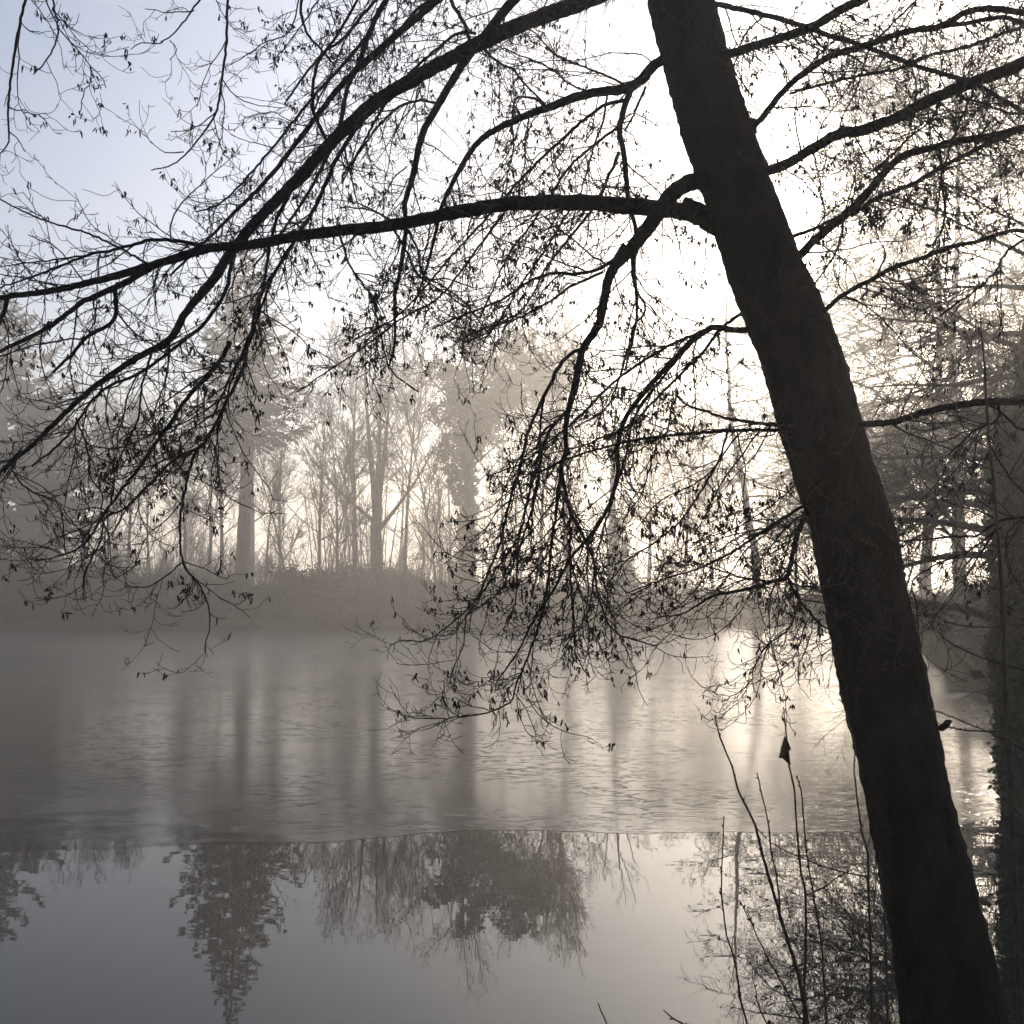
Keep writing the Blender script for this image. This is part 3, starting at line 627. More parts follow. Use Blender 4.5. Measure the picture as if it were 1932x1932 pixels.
shoot([(z9((175, 187), (205, 310), (280, 490), (305, 600), (405, 810), (430, 920), (530, 1260), (580, 1430), (660, 1700), (700, 1932), (715, 2100)), 1.6, 6),
       (z9((415, 510), (435, 600), (480, 800), (490, 920), (530, 1130), (545, 1300)), 1.4, 2.6)], 2.8,
      'thickest bare shoot, slanting up to the left and forked halfway', 'shoot', (1530, 2150), group=GR)
shoot([(z9((635, 530), (665, 610), (680, 790), (700, 1000), (735, 1200), (780, 1500), (808, 1932), (815, 2100)), 1.3, 3.4)], 3.1,
      'thin shoot just right of the one with the dead leaf', 'shoot', (1562, 2150), group=GR)
shoot([(z9((228, 755), (222, 900), (215, 1200), (245, 1430), (290, 1580), (320, 1780), (360, 1932), (400, 2060)), 1.4, 3.2),
       (z9((190, 1440), (215, 1455), (245, 1470)), 1.0, 1.6)], 2.9,
      'leftmost tall bare shoot, kinked near the middle with one short side spur', 'shoot', (1425, 2150), group=GR)
shoot([(z9((315, 1230), (400, 1400), (470, 1550), (550, 1690), (660, 1900), (700, 2040)), 1.4, 3.2),
       (z9((357, 1560), (430, 1660), (510, 1740), (600, 1780), (668, 1800)), 1.0, 2.0)], 2.7,
      'short slanting shoot crossing under the forked one', 'shoot', (1530, 2150), group=GR)
shoot([(z9((385, 1660), (410, 1760), (430, 1850), (470, 1932), (500, 2040)), 1.3, 2.6),
       (z9((272, 1837), (400, 1865), (560, 1885), (680, 1905)), 1.0, 2.2)], 2.8,
      'shortest shoot at the bottom edge, crossed by a flat side twig', 'shoot', (1460, 2150), group=GR)
shoot([(z9((975, 385), (962, 470), (990, 720), (1010, 850), (1040, 960), (1045, 1110), (1055, 1450), (1065, 1932), (1070, 2100)), 1.5, 4),
       (z9((425, 835), (500, 910), (690, 1000), (830, 1055), (1040, 1100)), 1.0, 2.2),
       (z9((875, 92), (905, 125), (925, 200), (960, 300), (975, 390)), 1.0, 1.5)], 3.2,
      'tall shoot beside the leaning trunk with a long side twig reaching left', 'shoot', (1645, 2150), group=GR)
shoot([(z9((1112, 960), (1120, 1150), (1140, 1400), (1155, 1932), (1160, 2100)), 1.5, 3.6)], 3.3,
      'straight shoot closest to the leaning trunk', 'shoot', (1677, 2150), group=GR)
shoot([([(1128, 1892), (1136, 1912), (1147, 1940), (1160, 2020)], 1.5, 2.6)], 2.8,
      'shoot tip just poking over the bottom edge, furthest left', 'shoot', (1165, 2150), group=GR)
shoot([([(1252, 1906), (1268, 1921), (1287, 1932), (1320, 1990)], 1.5, 2.4)], 2.8,
      'hooked shoot tip at the bottom edge left of the kinked shoot', 'shoot', (1330, 2150), group=GR)
# slim sapling at the right edge
sap, sb3 = shoot([([(1850, 600), (1858, 700), (1863, 790), (1876, 930), (1889, 1100), (1897, 1290), (1903, 1420), (1910, 1550), (1918, 1750), (1926, 1932), (1932, 2100)], 2.0, 9),
       (z6((1932, 600), (1840, 760)), 1.2, 2),
       (z6((1380, 1530), (1480, 1580), (1600, 1610), (1800, 1615)), 1.2, 2.4),
       (z6((1450, 1650), (1520, 1710), (1700, 1790), (1932, 1860)), 2.4, 3),
       (z6((1810, 1415), (1870, 1400), (1932, 1385)), 2, 1.4),
       (z9((1400, 150), (1520, 195), (1700, 270), (1840, 335), (1932, 380)), 1.6, 2.4),
       (z9((1440, 230), (1500, 250), (1600, 270), (1825, 278)), 1.2, 2.2),
       (z9((1750, 600), (1830, 680), (1932, 770)), 1.2, 2),
       (z9((1580, 830), (1700, 860), (1860, 875)), 1.2, 1.8)], 3.4,
      'slim bare sapling at the right edge in front of the dark ivied trunk', 'sapling', (1935, 2150), name='sapling', bud=0.03)
g = Geo()
for (x, y, dx, dy) in [(1779, 1372, 2, 7), (1786, 1366, 6, 4)]:
    c = at(x, y, 3.4); A = at(x + dx, y + dy, 3.43) - c; Bv = nrm(np.cross(A, [0.3, 1, 0.1])) * np.linalg.norm(A) * 0.5
    th = np.linspace(0, 2 * np.pi, 11)[:-1]; rim = [c + A * math.cos(a) + Bv * math.sin(a) * (1 + 0.25 * math.sin(5 * a)) + np.array([0, 0.006 * math.sin(3 * a), 0]) for a in th]
    v = [c] + rim; v2 = [q_ + np.array([0, 0.001, 0]) for q_ in v]
    g.add(np.array(v + v2), np.array([(0, 1 + i, 1 + (i + 1) % 10) for i in range(10)] + [(11, 12 + (i + 1) % 10, 12 + i) for i in range(10)]))
g.build('withered_leaves', M_catkin, sap, smooth=False, origin=sb3)
# ------------------------------------------------------------------ tree builders
def deciduous(seed, H, r0, lean=(0, 0), fork=0.35, spread=45, n1=16, dens=1.0, crownr=0.33, tr=0.008, droop=0.0, pts=None, flat=0, upb=0.14):
    """returns trunk Geo and crown Geo for a bare tree standing at the origin"""
    r = np.random.default_rng(seed); tg, cg = Geo(), Geo()
    if pts is None:
        n = 14; z = np.linspace(0, 1, n); x = lean[0] * z * H + 0.012 * H * np.sin(z * 6 + seed) * z; y = lean[1] * z * H + 0.012 * H * np.cos(z * 5 + seed) * z
        tp = np.stack([x, y, z * H - 0.25], -1)
    else: tp = np.asarray(pts, float)
    trd = r0 * (1 - np.linspace(0, 1, len(tp)) ** 0.9 * 0.93); trd[0] *= 1.35
    P, W = spline(tp, trd, max(0.25, H / 60), 0.0, r); thick_tube(tg, P, W, 10, 0.035, r, 0.03)
    Pn = P[None]
    idx, t, p, T = pick(Pn, np.array([n1]), fork, 0.98, r); t = np.sort(t); x = t * (len(P) - 1); i = np.minimum(x.astype(int), len(P) - 2)
    p = P[i] + (P[i + 1] - P[i]) * (x - i)[:, None]; T = nrm(P[i + 1] - P[i])
    a = np.arange(n1) * 2.4 + r.normal(size=n1) * 0.4
    q = np.stack([np.cos(a), np.sin(a), np.zeros(n1)], -1)
    an = np.radians(spread + r.normal(size=n1) * 8 + (0.7 - t) * 25)[:, None]
    D = nrm(T * np.cos(an) + q * np.sin(an))
    env = np.sin(np.clip((t - fork) / (1 - fork), 0, 1) * 2.6 + 0.45)
    l1 = H * crownr * (0.45 + 0.65 * env) * (0.8 + 0.4 * r.random(n1))
    if flat: l1 = H * crownr * (1.25 - 0.8 * t) * (0.75 + 0.5 * r.random(n1))
    rr = np.minimum(np.interp(t, np.linspace(0, 1, len(W)), W) * 0.62, 0.012 * l1 + 0.02)
    B1 = grow(p, D, l1, 10, r, droop=droop, wander=0.07, endup=upb); R1 = taper(rr, np.full(n1, tr * 1.8), 10, 0.8)
    tg.tubes(B1, R1, 6)
    c2 = np.maximum(2, (l1 / 0.42 * dens).astype(int)); idx, t, p, T = pick(B1, c2, 0.15, 1.0, r)
    D = side(T, r, 28, 55, bias=(0, 0, -0.1 if flat else 0.3), bw=0.6); l2 = l1[idx] * (0.55 - 0.33 * t) * (0.5 + 0.8 * r.random(len(p)))
    rr = np.minimum(rad_at(R1, idx, t) * 0.6, 0.010 * l2 + 0.008)
    B2 = grow(p, D, l2, 7, r, droop=droop, wander=0.10, endup=upb); R2 = taper(rr, np.full(len(p), tr * 1.2), 7)
    cg.tubes(B2, R2, 3)
    c3 = np.maximum(1, (l2 / 0.26 * dens).astype(int)); idx, t, p, T = pick(B2, c3, 0.1, 1.0, r)
    l3 = 0.25 + l2[idx] * 0.35 * r.random(len(p)); rr = np.minimum(rad_at(R2, idx, t) * 0.7, 0.012)
    B3 = grow(p, side(T, r, 28, 58), l3, 5, r, droop=droop * 1.5, wander=0.13, endup=upb); R3 = taper(rr, np.full(len(p), tr), 5)
    cg.tubes(B3, R3, 3)
    c4 = (l3 / 0.22 * dens * r.random(len(l3)) * 1.5).astype(int); idx, t, p, T = pick(B3, c4, 0.2, 1.0, r)
    B4 = grow(p, side(T, r, 30, 60), 0.12 + 0.25 * r.random(len(p)), 3, r, wander=0.15)
    cg.tubes(B4, taper(np.full(len(p), tr * 0.9), np.full(len(p), tr * 0.6), 3), 3)
    return tg, cg, (P, W, B1, B2, B3)
def place_tree(name, tg, cg, loc, label, cat='tree', tmat=None, cmat=None, group=None, crown='crown', rot=0):
    root = empty(name, loc, label, cat, group); root.rotation_euler.z = rot
    tg.build('trunk', tmat or M_fbark, root); cg.build(crown, cmat or M_ftwig, root)
    return root
def on_ground(px, depth):
    x = at(px, 1100, depth)[0]; return (x, depth, float(ground_z(x, depth)) - 0.05)
def leafballs(cg, centers, radii, count, r, size, sq=0.8):
    """leaves gathered in many small clumps inside ellipsoids, gaps between clumps"""
    for c, rd in zip(centers, radii):
        m = int(count * (rd ** 2)); nc = max(3, m // 45)
        d = nrm(r.normal(size=(nc, 3))) * (r.random((nc, 1)) ** 0.45); cc = np.asarray(c) + d * rd * np.array([1, 1, sq])
        q = np.repeat(cc, 45, 0) + r.normal(size=(nc * 45, 3)) * rd * 0.13
        A = nrm(r.normal(size=q.shape)) * size * (0.6 + 0.8 * r.random((len(q), 1))); B = perp(nrm(A), r) * size * 0.55
        cg.leaves(q, A, B)

# ------------------------------------------------------------------ far shore: the three characterful trees
# spruce
def conifer(seed, H, r0, clear, width, n=150, size=0.20, pw=0.75, rise=0.12, lo=0.45, dr=0.16):
    r = np.random.default_rng(seed); tg, cg = Geo(), Geo()
    z = np.linspace(0, 1, 20); tp = np.stack([0.15 * np.sin(z * 4), 0.1 * np.cos(z * 3), z * H - 0.3], -1)
    W = r0 * (1 - z * 0.96); W[0] *= 1.4; P, W = spline(tp, W, 0.4); thick_tube(tg, P, W, 10, 0.04, r, 0.03)
    t = clear + (1 - clear) * (np.arange(n) + r.random(n) * 0.8) / n; p = np.stack([np.interp(t * H, tp[:, 2], tp[:, k]) for k in (0, 1)] + [t * H - 0.3], -1)
    a = np.arange(n) * 2.399 + r.normal(size=n) * 0.3; rel = (1 - t) / (1 - clear)
    L = width * np.clip(rel ** pw, 0.03, 1) * (lo + (1.15 - lo) * r.random(n)); L *= np.where(rel > 0.85, 0.8, 1)
    up = np.where(rel < 0.3, 0.55, rise) + r.normal(size=n) * 0.14
    D = np.stack([np.cos(a), np.sin(a), up], -1)
    B = grow(p, nrm(D), L, 9, r, droop=dr, wander=0.04, endup=0.12); BR = taper(0.012 * L + 0.012, np.full(n, 0.008), 9)
    tg.tubes(B, BR, 4)
    c2 = np.maximum(3, (L / 0.16).astype(int)); idx, tt, q, T = pick(B, c2, 0.12, 1.0, r)
    side_ = np.cross(T, [0, 0, 1.0]) * np.where(r.random((len(T), 1)) < 0.5, 1, -1)
    D = nrm(T * 0.7 + side_ * 0.6 + np.array([0, 0, -0.30])); l2 = (0.22 + 0.30 * L[idx] * (1 - tt)) * (0.6 + 0.6 * r.random(len(q)))
    B2 = grow(q, D, l2, 5, r, droop=0.16, wander=0.08); cg.tubes(B2, taper(np.full(len(q), 0.012), np.full(len(q), 0.006), 5), 3)
    c3 = np.maximum(3, (l2 / 0.040).astype(int)); idx, tt, q, T = pick(B2, c3, 0.0, 1.0, r)
    A = nrm(T + r.normal(size=T.shape) * 0.55 + np.array([0, 0, -0.25])) * size * (0.5 + 0.7 * r.random((len(q), 1))); Bv = perp(nrm(A), r) * size * 0.30
    cg.leaves(q + A * 0.5, A, Bv)
    return tg, cg
tg, cg = conifer(3, 24.0, 0.55, 0.44, 6.0, n=150, pw=0.85, rise=0.40, lo=0.50, dr=0.08, size=0.15)
place_tree('spruce_tree', tg, cg, on_ground(455, 66), 'tall pointed spruce with a bare lower trunk, tallest tree on the far left shore', cmat=M_needle)
tg, cg = conifer(9, 23, 0.5, 0.16, 10.5, n=130, size=0.24, rise=0.4, dr=0.08)
place_tree('cypress_tree', tg, cg, on_ground(-5, 74), 'broad dark evergreen half cut off by the left edge', cmat=M_needle)
# bare spreading oak
def forked(seed, H, r0, stems, **kw):
    r = np.random.default_rng(seed); tg, cg = Geo(), Geo()
    main = spline([(0, 0, -0.3), (0.05, 0, 3), (-0.05, 0, 6), (0.05, 0, 8.0)], [r0 * 1.3, r0, r0 * 0.88, r0 * 0.8], 0.4)
    thick_tube(tg, *main, 12, 0.035, r, 0.03)
    for i, (dx, dy, h, z0, rr) in enumerate(stems):
        pts = [(0.02 * dx, 0, z0), (dx * 0.30, dy * 0.25, z0 + (h - z0) * 0.22), (dx * 0.62, dy * 0.6, z0 + (h - z0) * 0.52), (dx, dy, h)]
        P, _ = spline(pts, [1, 1, 1, 1], 1.0)
        a, b, _ = deciduous(seed * 10 + i, h - z0, rr, fork=0.12, pts=P, **kw)
        for s_, d_ in ((a, tg), (b, cg)):
            for vv, ff in [(np.concatenate(s_.v), s_.f)]:
                d_.v.append(vv); d_.f += [f + d_.n for f in ff]; d_.n += len(vv)
    return tg, cg
tg, cg = forked(21, 21, 0.47, [(-1.2, 0.5, 21, 7.6, 0.26), (1.1, -0.6, 20, 7.6, 0.24), (0.1, 1.2, 22, 7.8, 0.24), (5.2, 0.5, 15.5, 6.2, 0.17), (-5.4, 0.3, 13, 6.8, 0.16)], n1=12, spread=36, crownr=0.26, dens=1.0)
place_tree('oak_tree', tg, cg, on_ground(710, 64), 'bare tree with a thick straight trunk forking into a wide fan of boughs', tmat=M_fbark).scale = (0.88, 0.88, 0.80)
# ivy-clad tree
tg, cg, _ = deciduous(31, 19.5, 0.58, n1=16, fork=0.45, spread=34, crownr=0.28, dens=0.9)
ivy = Geo(); r = np.random.default_rng(5)
cc, rr_ = [], []
for z in np.arange(1, 13, 0.55): cc.append((r.normal() * 0.12, r.normal() * 0.12, z)); rr_.append(0.72 + 0.2 * r.random())
for c in [(-0.5, 0, 11.5, 1.5), (0.7, 0.3, 12.8, 1.7), (1.5, 0, 14.2, 1.9), (2.6, 0.2, 15.6, 1.8), (0.4, -0.5, 15.2, 2.1), (-0.8, 0.6, 14.0, 1.5), (3.9, 0, 16.6, 1.5), (1.6, 0.4, 17.4, 1.7), (4.6, 0.1, 15.4, 1.0), (-0.9, 0, 9.6, 0.9), (2.9, 0, 18.6, 1.1), (0.2, 0.1, 18.2, 1.2), (-1.2, 0, 16.4, 1.2)]:
    cc.append(c[:3]); rr_.append(c[3])
leafballs(ivy, cc, rr_, 620, r, 0.115)
rt = place_tree('ivied_tree', tg, cg, on_ground(882, 61), 'ivy-wrapped tree with a heavy leafy top leaning right, middle of the far shore')
ivy.build('ivy', M_ivy, rt); rt.scale = (1.05, 1.0, 0.93)
tg, cg, _ = deciduous(33, 15, 0.42, n1=12, fork=0.4, spread=34, crownr=0.25, dens=0.8)
ivy = Geo(); cc, rr_ = [], []
for z in np.arange(0.5, 7.5, 0.5): cc.append((r.normal() * 0.1, r.normal() * 0.1, z)); rr_.append(0.62 + 0.25 * r.random())
leafballs(ivy, cc, rr_, 700, r, 0.10)
rt = place_tree('ivied_tree', tg, cg, on_ground(1160, 60), 'shorter ivy-wrapped trunk right of the middle of the far shore, among shrubs')
ivy.build('ivy', M_ivy, rt)

# ------------------------------------------------------------------ far shore: slender trees, a few built and then copied
def copy_tree(o, parent=None):
    c = o.copy(); C.objects.link(c)
    if parent is not None: c.parent = parent
    for ch in o.children: copy_tree(ch, c)
    return c
protos = []
specs = [(41, 15, 0.15, 0.42, 34, 14, 0.9, 0.22), (42, 18, 0.22, 0.38, 38, 16, 0.85, 0.24), (43, 12, 0.11, 0.30, 40, 14, 1.0, 0.26), (44, 20, 0.30, 0.35, 42, 18, 0.8, 0.27), (45, 14, 0.13, 0.5, 30, 12, 0.9, 0.22)]
slender = [ # px, depth, proto, scale, lean(deg), label
 (62, 62, 2, 1.0, 4, 'thin pale sapling tree, leftmost bare trunk beside the dark evergreen'),
 (112, 66, 0, 0.7, -2, 'thin straight bare tree just left of the thicker leftmost trunk'),
 (152, 61, 3, 0.62, 1, 'thicker bare trunk near the left end of the far shore'),
 (196, 70, 4, 0.8, 3, 'faint thin tree right of the thicker left trunk'),
 (243, 63, 1, 0.68, -1, 'medium bare tree standing a third of the way from left edge to spruce'),
 (288, 68, 0, 0.75, -5, 'slender tree leaning left, halfway between left edge and spruce'),
 (335, 62, 4, 0.7, 2, 'first of the close cluster of thin trunks left of the spruce'),
 (352, 65, 1, 0.62, -3, 'slightly thicker trunk inside the cluster left of the spruce'),
 (386, 63, 0, 0.72, 5, 'right-leaning thin trunk in the cluster left of the spruce'),
 (418, 62, 3, 0.58, -1, 'sturdy bare trunk touching the spruce on its left side'),
 (500, 67, 0, 0.7, 2, 'thin bare tree close on the right of the spruce'),
 (556, 61, 2, 0.9, -14, 'small thin tree leaning hard to the left, right of the spruce'),
 (596, 66, 4, 0.85, 3, 'thin tree midway between spruce and forked bare tree'),
 (638, 63, 2, 1.1, -2, 'bushy thin tree just left of the forked bare tree'),
 (668, 70, 1, 1.0, 0, 'faint tree close behind the left boughs of the forked bare tree'),
 (762, 68, 0, 1.1, 2, 'thin tree behind the right boughs of the forked bare tree'),
 (838, 60, 2, 1.15, -9, 'small crooked tree leaning left toward the forked bare tree'),
 (950, 68, 4, 1.1, 0, 'thin tree right behind the big ivied tree'),
 (1020, 62, 0, 1.15, 1, 'straight dark pole of a tree right of the big ivied tree'),
 (1078, 66, 1, 1.0, -4, 'left-leaning bare tree between the two ivied trees'),
 (1222, 68, 3, 0.6, 2, 'round-topped low bare tree right of the shorter ivied trunk'),
 (1290, 74, 1, 0.75, 3, 'faint small tree left of the pale leaning trunk'),
 (1345, 80, 3, 0.55, -2, 'low spreading bare tree far behind, left of the pale leaning trunk'),
 (1500, 95, 3, 0.5, 2, 'distant rounded bare tree in the bright gap left of the dark trunk'),
 (1690, 70, 1, 0.7, 3, 'small bare tree in the gap right of the dark leaning trunk'),
]
made = {}
for (px, dp, pi, sc, ln, lab) in slender:
    loc = on_ground(px, dp)
    if pi not in made:
        sd_, H, r0, fk, sp, n1, de, cr_ = specs[pi]
        tg, cg, _ = deciduous(sd_, H, r0, fork=fk, spread=sp, n1=n1 + 4, dens=de * 1.3, crownr=cr_ * 1.15, tr=0.011)
        o = place_tree('bare_tree', tg, cg, loc, lab, group='slender bare trees along the far shore'); made[pi] = o
    else:
        o = copy_tree(made[pi]); o.location = loc; o['label'] = lab
    o.scale = (sc, sc, sc); o.rotation_euler = (0, R(ln), rng.random() * 0.6 - 0.3 + (px % 7))
    if ln: o.rotation_euler = (0, R(ln), 0)

# ------------------------------------------------------------------ mid-distance trees on the right
def px_path(pts, Y, base):
    return [np.array(at(x, y, Y)) - np.array(base) for x, y in pts]
# pale leaning trunk at the end of the far shore
b = on_ground(1428, 56)
pts = [(0, 0, -0.3)] + px_path([(1427, 1100), (1424, 1040), (1413, 980), (1404, 920), (1392, 860), (1378, 790), (1376, 720), (1370, 640), (1372, 560), (1382, 480)], 56, b)
tg, cg, _ = deciduous(51, 20, 0.27, pts=pts, fork=0.28, n1=34, spread=72, dens=1.1, crownr=0.22, droop=0.07, flat=1, tr=0.009, upb=0.03)
place_tree('leaning_tree', tg, cg, b, 'pale leaning trunk with flat layered boughs, left of the big dark trunk', tmat=M_pale)
b = on_ground(1752, 54)
pts = [(0, 0, -0.3)] + px_path([(1745, 1110), (1752, 1000), (1762, 900), (1770, 800), (1772, 650), (1770, 500), (1764, 350), (1750, 200), (1742, 60)], 54, b)
tg, cg, _ = deciduous(52, 29, 0.36, pts=pts, fork=0.24, n1=52, spread=76, dens=1.25, crownr=0.42, droop=0.06, flat=1, tr=0.010, upb=0.02)
place_tree('bank_tree', tg, cg, b, 'left one of two pale trunks on the right bank, with boughs spreading far left', tmat=M_pale, group='pair of pale trunks on the right bank')
b = on_ground(1812, 50)
pts = [(0, 0, -0.3)] + px_path([(1812, 1130), (1808, 1000), (1806, 900), (1800, 800), (1796, 650), (1804, 500), (1808, 350), (1806, 200), (1800, 40)], 50, b)
tg, cg, _ = deciduous(53, 29, 0.38, pts=pts, fork=0.26, n1=40, spread=76, dens=1.05, crownr=0.34, droop=0.06, flat=1, tr=0.010, upb=0.02)
place_tree('bank_tree', tg, cg, b, 'right one of two pale trunks on the right bank, the thicker of the pair', tmat=M_pale, group='pair of pale trunks on the right bank')
# dark ivied trunk at the right edge
b = on_ground(1930, 11.5)
pts = [(0, 0, -0.3)] + px_path([(1928, 1300), (1924, 1100), (1922, 900), (1928, 750), (1945, 600), (1965, 480), (1985, 380)], 11.5, b)
tg, cg, _ = deciduous(54, 8, 0.24, pts=pts, fork=0.35, n1=40, spread=72, dens=3.0, crownr=0.42, droop=0.07, flat=1, tr=0.003, upb=0.02)
ivy = Geo(); r = np.random.default_rng(55); pa = np.array(pts)
cc = [pa[0] * (1 - t) + pa[4] * t for t in np.linspace(0, 1, 1)]
zz = np.linspace(0, 4.3, 22); cc = [(np.interp(z, pa[:, 2], pa[:, 0]), np.interp(z, pa[:, 2], pa[:, 1]), z) for z in zz]
leafballs(ivy, cc, [0.33] * 22, 22000, r, 0.038)
rt = place_tree('dark_ivied_tree', tg, cg, b, 'dark ivy-covered trunk at the right edge behind the slim sapling')
ivy.build('ivy', M_ivy, rt)

# ------------------------------------------------------------------ undergrowth along the banks and the far wood
def band(name, px0, px1, d0, d1, count, h0, h1, label, seed, leaf=True, m=M_under):
    r = np.random.default_rng(seed); g = Geo()
    px = px0 + (px1 - px0) * r.random(count); Y = d0 + (d1 - d0) * r.random(count)
    X = (px - 966) / F * Y; sdd = sdist(X, Y); ok = sdd > 0.9; X, Y, px = X[ok], Y[ok], px[ok]; count = len(X)
    Z = ground_z(X, Y) - 0.05; hv = h0 + (h1 - h0) * np.clip(0.45 + 0.75 * fnoise(X, Y * 0.6, 0.9), 0, 1.3) * (0.5 + 0.7 * r.random(count))
    D = nrm(np.stack([r.normal(size=count) * 0.35, r.normal(size=count) * 0.35, np.ones(count)], -1))
    B = grow(np.stack([X, Y, Z], -1), D, hv, 6, r, wander=0.12, droop=0.06); BR = taper(np.full(count, 0.016), np.full(count, 0.006), 6)
    g.tubes(B, BR, 3)
    idx, t, p, T = pick(B, np.full(count, 6), 0.15, 1.0, r); l = 0.25 + 0.55 * r.random(len(p))
    B2 = grow(p, side(T, r, 25, 60), l, 4, r, wander=0.15); g.tubes(B2, taper(np.full(len(p), 0.009), np.full(len(p), 0.005), 4), 3)
    if leaf:
        idx, t, p, T = pick(B, np.full(count, leaf if leaf is not True else 12), 0.0, 0.80, r)
        p = p + r.normal(size=p.shape) * 0.18; A = nrm(r.normal(size=p.shape)) * 0.13; g.leaves(p, A, perp(nrm(A), r) * 0.075)
    return tag(g.build(name, m), label, 'undergrowth', kind='stuff')
band('undergrowth', -500, 1330, 56, 66, 15000, 1.3, 3.5, 'dark tangled undergrowth along the far shore under the bare trees', 61, 16)
band('low_scrub', 1330, 1720, 58, 68, 3000, 0.6, 1.5, 'low scrub on the far bank below the bright gap', 65, 16)
band('brambles', 1690, 2300, 25, 52, 11000, 0.6, 2.0, 'dark brambles covering the right bank around the pale trunks', 62, 16)
band('bushes', 1885, 2600, 9, 30, 6000, 0.9, 2.6, 'dense dark bushes at the right edge behind the sapling', 63, 16)
# coppice poles standing in the undergrowth
r = np.random.default_rng(66); n = 420; g = Geo(); px = -350 + 1650 * r.random(n); Y = 59 + 16 * r.random(n); X = (px - 966) / F * Y; ok = sdist(X, Y) > 1.5; X, Y = X[ok], Y[ok]; n = len(X)
clump = fnoise(X, Y, 0.8); hh = np.clip(np.where(px[ok] < 560, 2.5, 5.5) + 3.0 * clump + 3 * r.random(n), 2.5, 11)
D = nrm(np.stack([r.normal(size=n) * 0.22, r.normal(size=n) * 0.15, np.ones(n)], -1)); B = grow(np.stack([X, Y, ground_z(X, Y)], -1), D, hh, 9, r, wander=0.05)
BR = taper(0.012 + 0.005 * hh, np.full(n, 0.010), 9); g.tubes(B, BR, 4)
idx, t, p, T = pick(B, np.full(n, 14), 0.25, 1.0, r); B2 = grow(p, side(T, r, 22, 50, bias=(0, 0, 1), bw=0.5), 0.6 + 1.5 * r.random(len(p)), 5, r, wander=0.1, endup=0.1); R2 = taper(np.full(len(p), 0.012), np.full(len(p), 0.008), 5); g.tubes(B2, R2, 3)
idx, t, p, T = pick(B2, np.full(len(B2), 4), 0.15, 1.0, r); B3 = grow(p, side(T, r, 25, 55), 0.3 + 0.6 * r.random(len(p)), 3, r, wander=0.12); g.tubes(B3, taper(np.full(len(p), 0.009), np.full(len(p), 0.006), 3), 3)
tag(g.build('coppice_thicket', M_ftwig), 'thicket of thin upright coppice poles between the far shore trees', 'thicket', kind='stuff')
# rounded bushes along the far bank
for i, (px, Y, w_, h_, lab) in enumerate([(18, 58, 2.4, 4.6, 'dark rounded bush under the evergreen at the left edge'), (205, 60, 1.8, 3.2, 'low bush left of the cluster of thin trunks'),
        (560, 59, 1.9, 3.3, 'bush at the foot of the tree leaning hard to the left'), (655, 59, 2.2, 3.0, 'broad low bush just left of the forked bare tree'),
        (815, 58, 1.7, 2.8, 'bush between the forked bare tree and the big ivied tree'), (985, 59, 2.3, 3.8, 'bush just right of the big ivied tree'),
        (1215, 60, 2.8, 5.8, 'tallest bush, right of the shorter ivied trunk'), (1300, 62, 2.0, 3.6, 'bush left of the pale leaning trunk')]):
    r = np.random.default_rng(300 + i); loc = np.array(on_ground(px, Y)); tgb, fol = Geo(), Geo(); n = 26
    B = grow(np.zeros((n, 3)), nrm(np.stack([r.normal(size=n) * w_ / h_, r.normal(size=n) * w_ / h_, np.ones(n) * 1.3], -1)), h_ * (0.6 + 0.4 * r.random(n)), 7, r, wander=0.09)
    tgb.tubes(B, taper(np.full(n, 0.035), np.full(n, 0.012), 7), 5)
    idx, t, p, T = pick(B, np.full(n, 22), 0.15, 1.0, r); B2 = grow(p, side(T, r, 25, 60), 0.4 + 0.8 * r.random(len(p)), 5, r, wander=0.13, endup=0.1); tgb.tubes(B2, taper(np.full(len(p), 0.012), np.full(len(p), 0.006), 5), 3)
    idx, t, p, T = pick(B2, np.full(len(B2), 9 if h_ > 5 else 13), 0.1, 1.0, r); p = p + r.normal(size=p.shape) * 0.10; A = nrm(r.normal(size=p.shape)) * 0.10; fol.leaves(p, A, perp(nrm(A), r) * 0.06)
    rb = empty('bush', loc, lab, 'bush', 'bushes along the far bank'); tgb.build('stems', M_ftwig, rb); fol.build('foliage', M_under, rb)
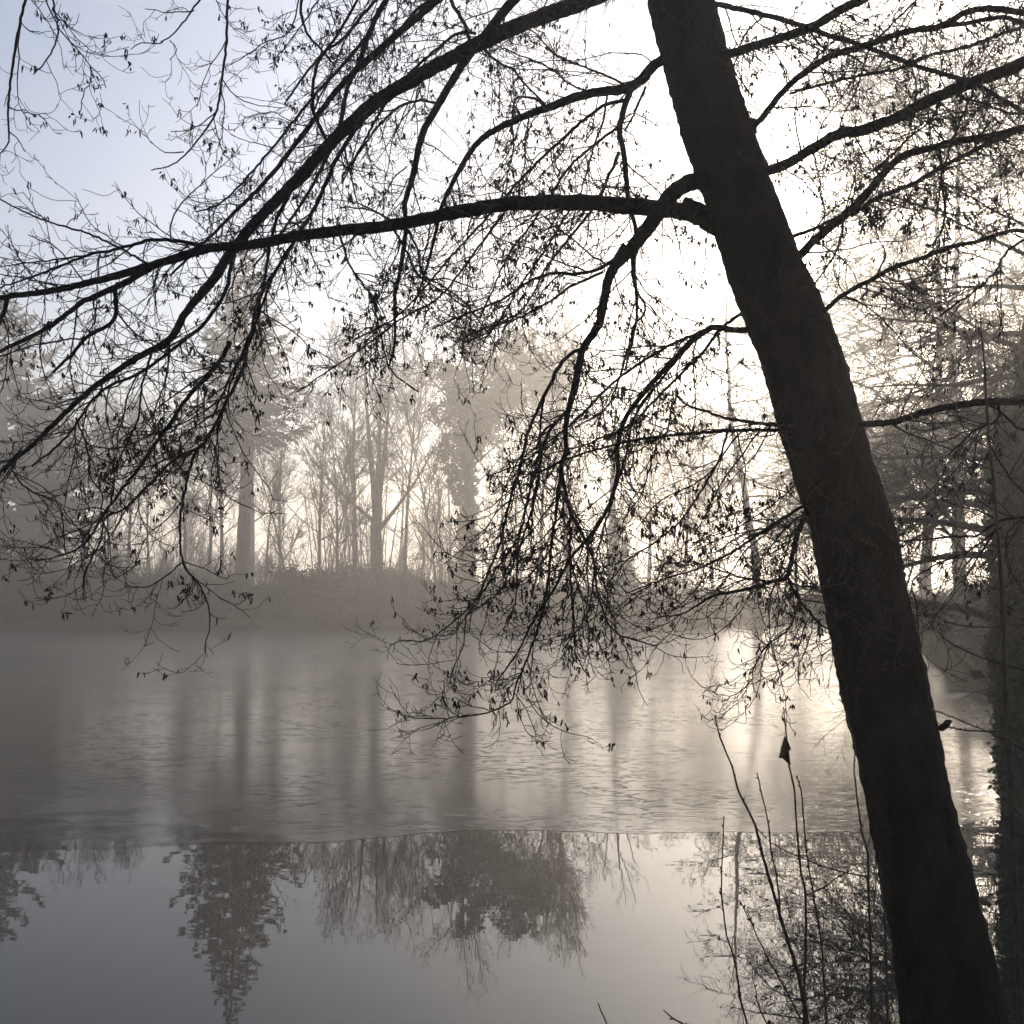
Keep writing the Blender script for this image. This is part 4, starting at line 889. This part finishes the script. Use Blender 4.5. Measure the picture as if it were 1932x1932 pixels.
# grass fringe of the far bank
r = np.random.default_rng(64); n = 42000; k = r.integers(0, len(shp), n); A = shp[k]; Bn = np.roll(shp, -1, 0)[k]
q = A + (Bn - A) * r.random((n, 1)) ; dr = nrm(Bn - A); nn = np.stack([dr[:, 1], -dr[:, 0]], -1)
ok = sdist(q[:50, 0] + nn[:50, 0], q[:50, 1] + nn[:50, 1]); nn = nn if np.median(ok) > 0 else -nn
q = q + nn * (0.05 + 2.6 * r.random((n, 1)) ** 1.3); keep = (q[:, 1] > 9) ; q = q[keep]
g = Geo(); z = ground_z(q[:, 0], q[:, 1]); D = nrm(np.stack([r.normal(size=len(q)) * 0.5, r.normal(size=len(q)) * 0.5 , np.ones(len(q))], -1))
L = 0.15 + 0.35 * r.random(len(q)); B = grow(np.stack([q[:, 0], q[:, 1], z - 0.02], -1), D, L, 4, r, droop=0.25, wander=0.1)
g.tubes(B, taper(np.full(len(q), 0.012), np.full(len(q), 0.003), 4), 3)
tag(g.build('bank_grass', M_reed), 'rough grass fringe along the water edge of the far bank', 'grass', kind='stuff')
# far wood that reads as one pale mass
g = Geo(); r = np.random.default_rng(70)
for i in range(26):
    px = -300 + 1750 * (i + r.random()) / 26 + (250 if i > 21 else 0); Y = 78 + 60 * r.random(); H = 12 + 9 * r.random()
    if px < 350: H *= 0.62
    if 1150 < px < 1700: H *= 0.6; Y = 100 + 50 * r.random()
    a, b_, _ = deciduous(700 + i, H, 0.2, fork=0.25, n1=10, dens=0.45, crownr=0.3, tr=0.016)
    loc = np.array(on_ground(px, Y))
    for s_ in (a, b_):
        vv = np.concatenate(s_.v) + loc; g.v.append(vv); g.f += [f + g.n for f in s_.f]; g.n += len(vv)
tag(g.build('far_wood', M_ftwig), 'pale mass of misty woodland behind the trees of the far shore', 'woodland', kind='stuff')

# ------------------------------------------------------------------ haze
def haze_box(x0, x1, y0, y1, z0, z1):
    g = Geo(); v = [(x, y, z) for z in (z0, z1) for x, y in ((x0, y0), (x1, y0), (x1, y1), (x0, y1))]
    g.add(v, [(0, 3, 2, 1), (4, 5, 6, 7), (0, 1, 5, 4), (1, 2, 6, 5), (2, 3, 7, 6), (3, 0, 4, 7)])
    m = bpy.data.materials.new('haze'); m.use_nodes = True; N = m.node_tree.nodes; N.clear()
    pv = N.new('ShaderNodeVolumePrincipled'); pv.inputs['Density'].default_value = HAZE_DENSITY; pv.inputs['Anisotropy'].default_value = HAZE_G
    pv.inputs['Color'].default_value = (0.98, 0.955, 0.92, 1)
    o = N.new('ShaderNodeOutputMaterial'); m.node_tree.links.new(pv.outputs[0], o.inputs['Volume'])
    ob = g.build('haze', m, smooth=False); return tag(ob, 'thin morning mist over the pond', 'haze', kind='stuff')
haze_box(-640, 640, -640, 660, -2.4, 32)
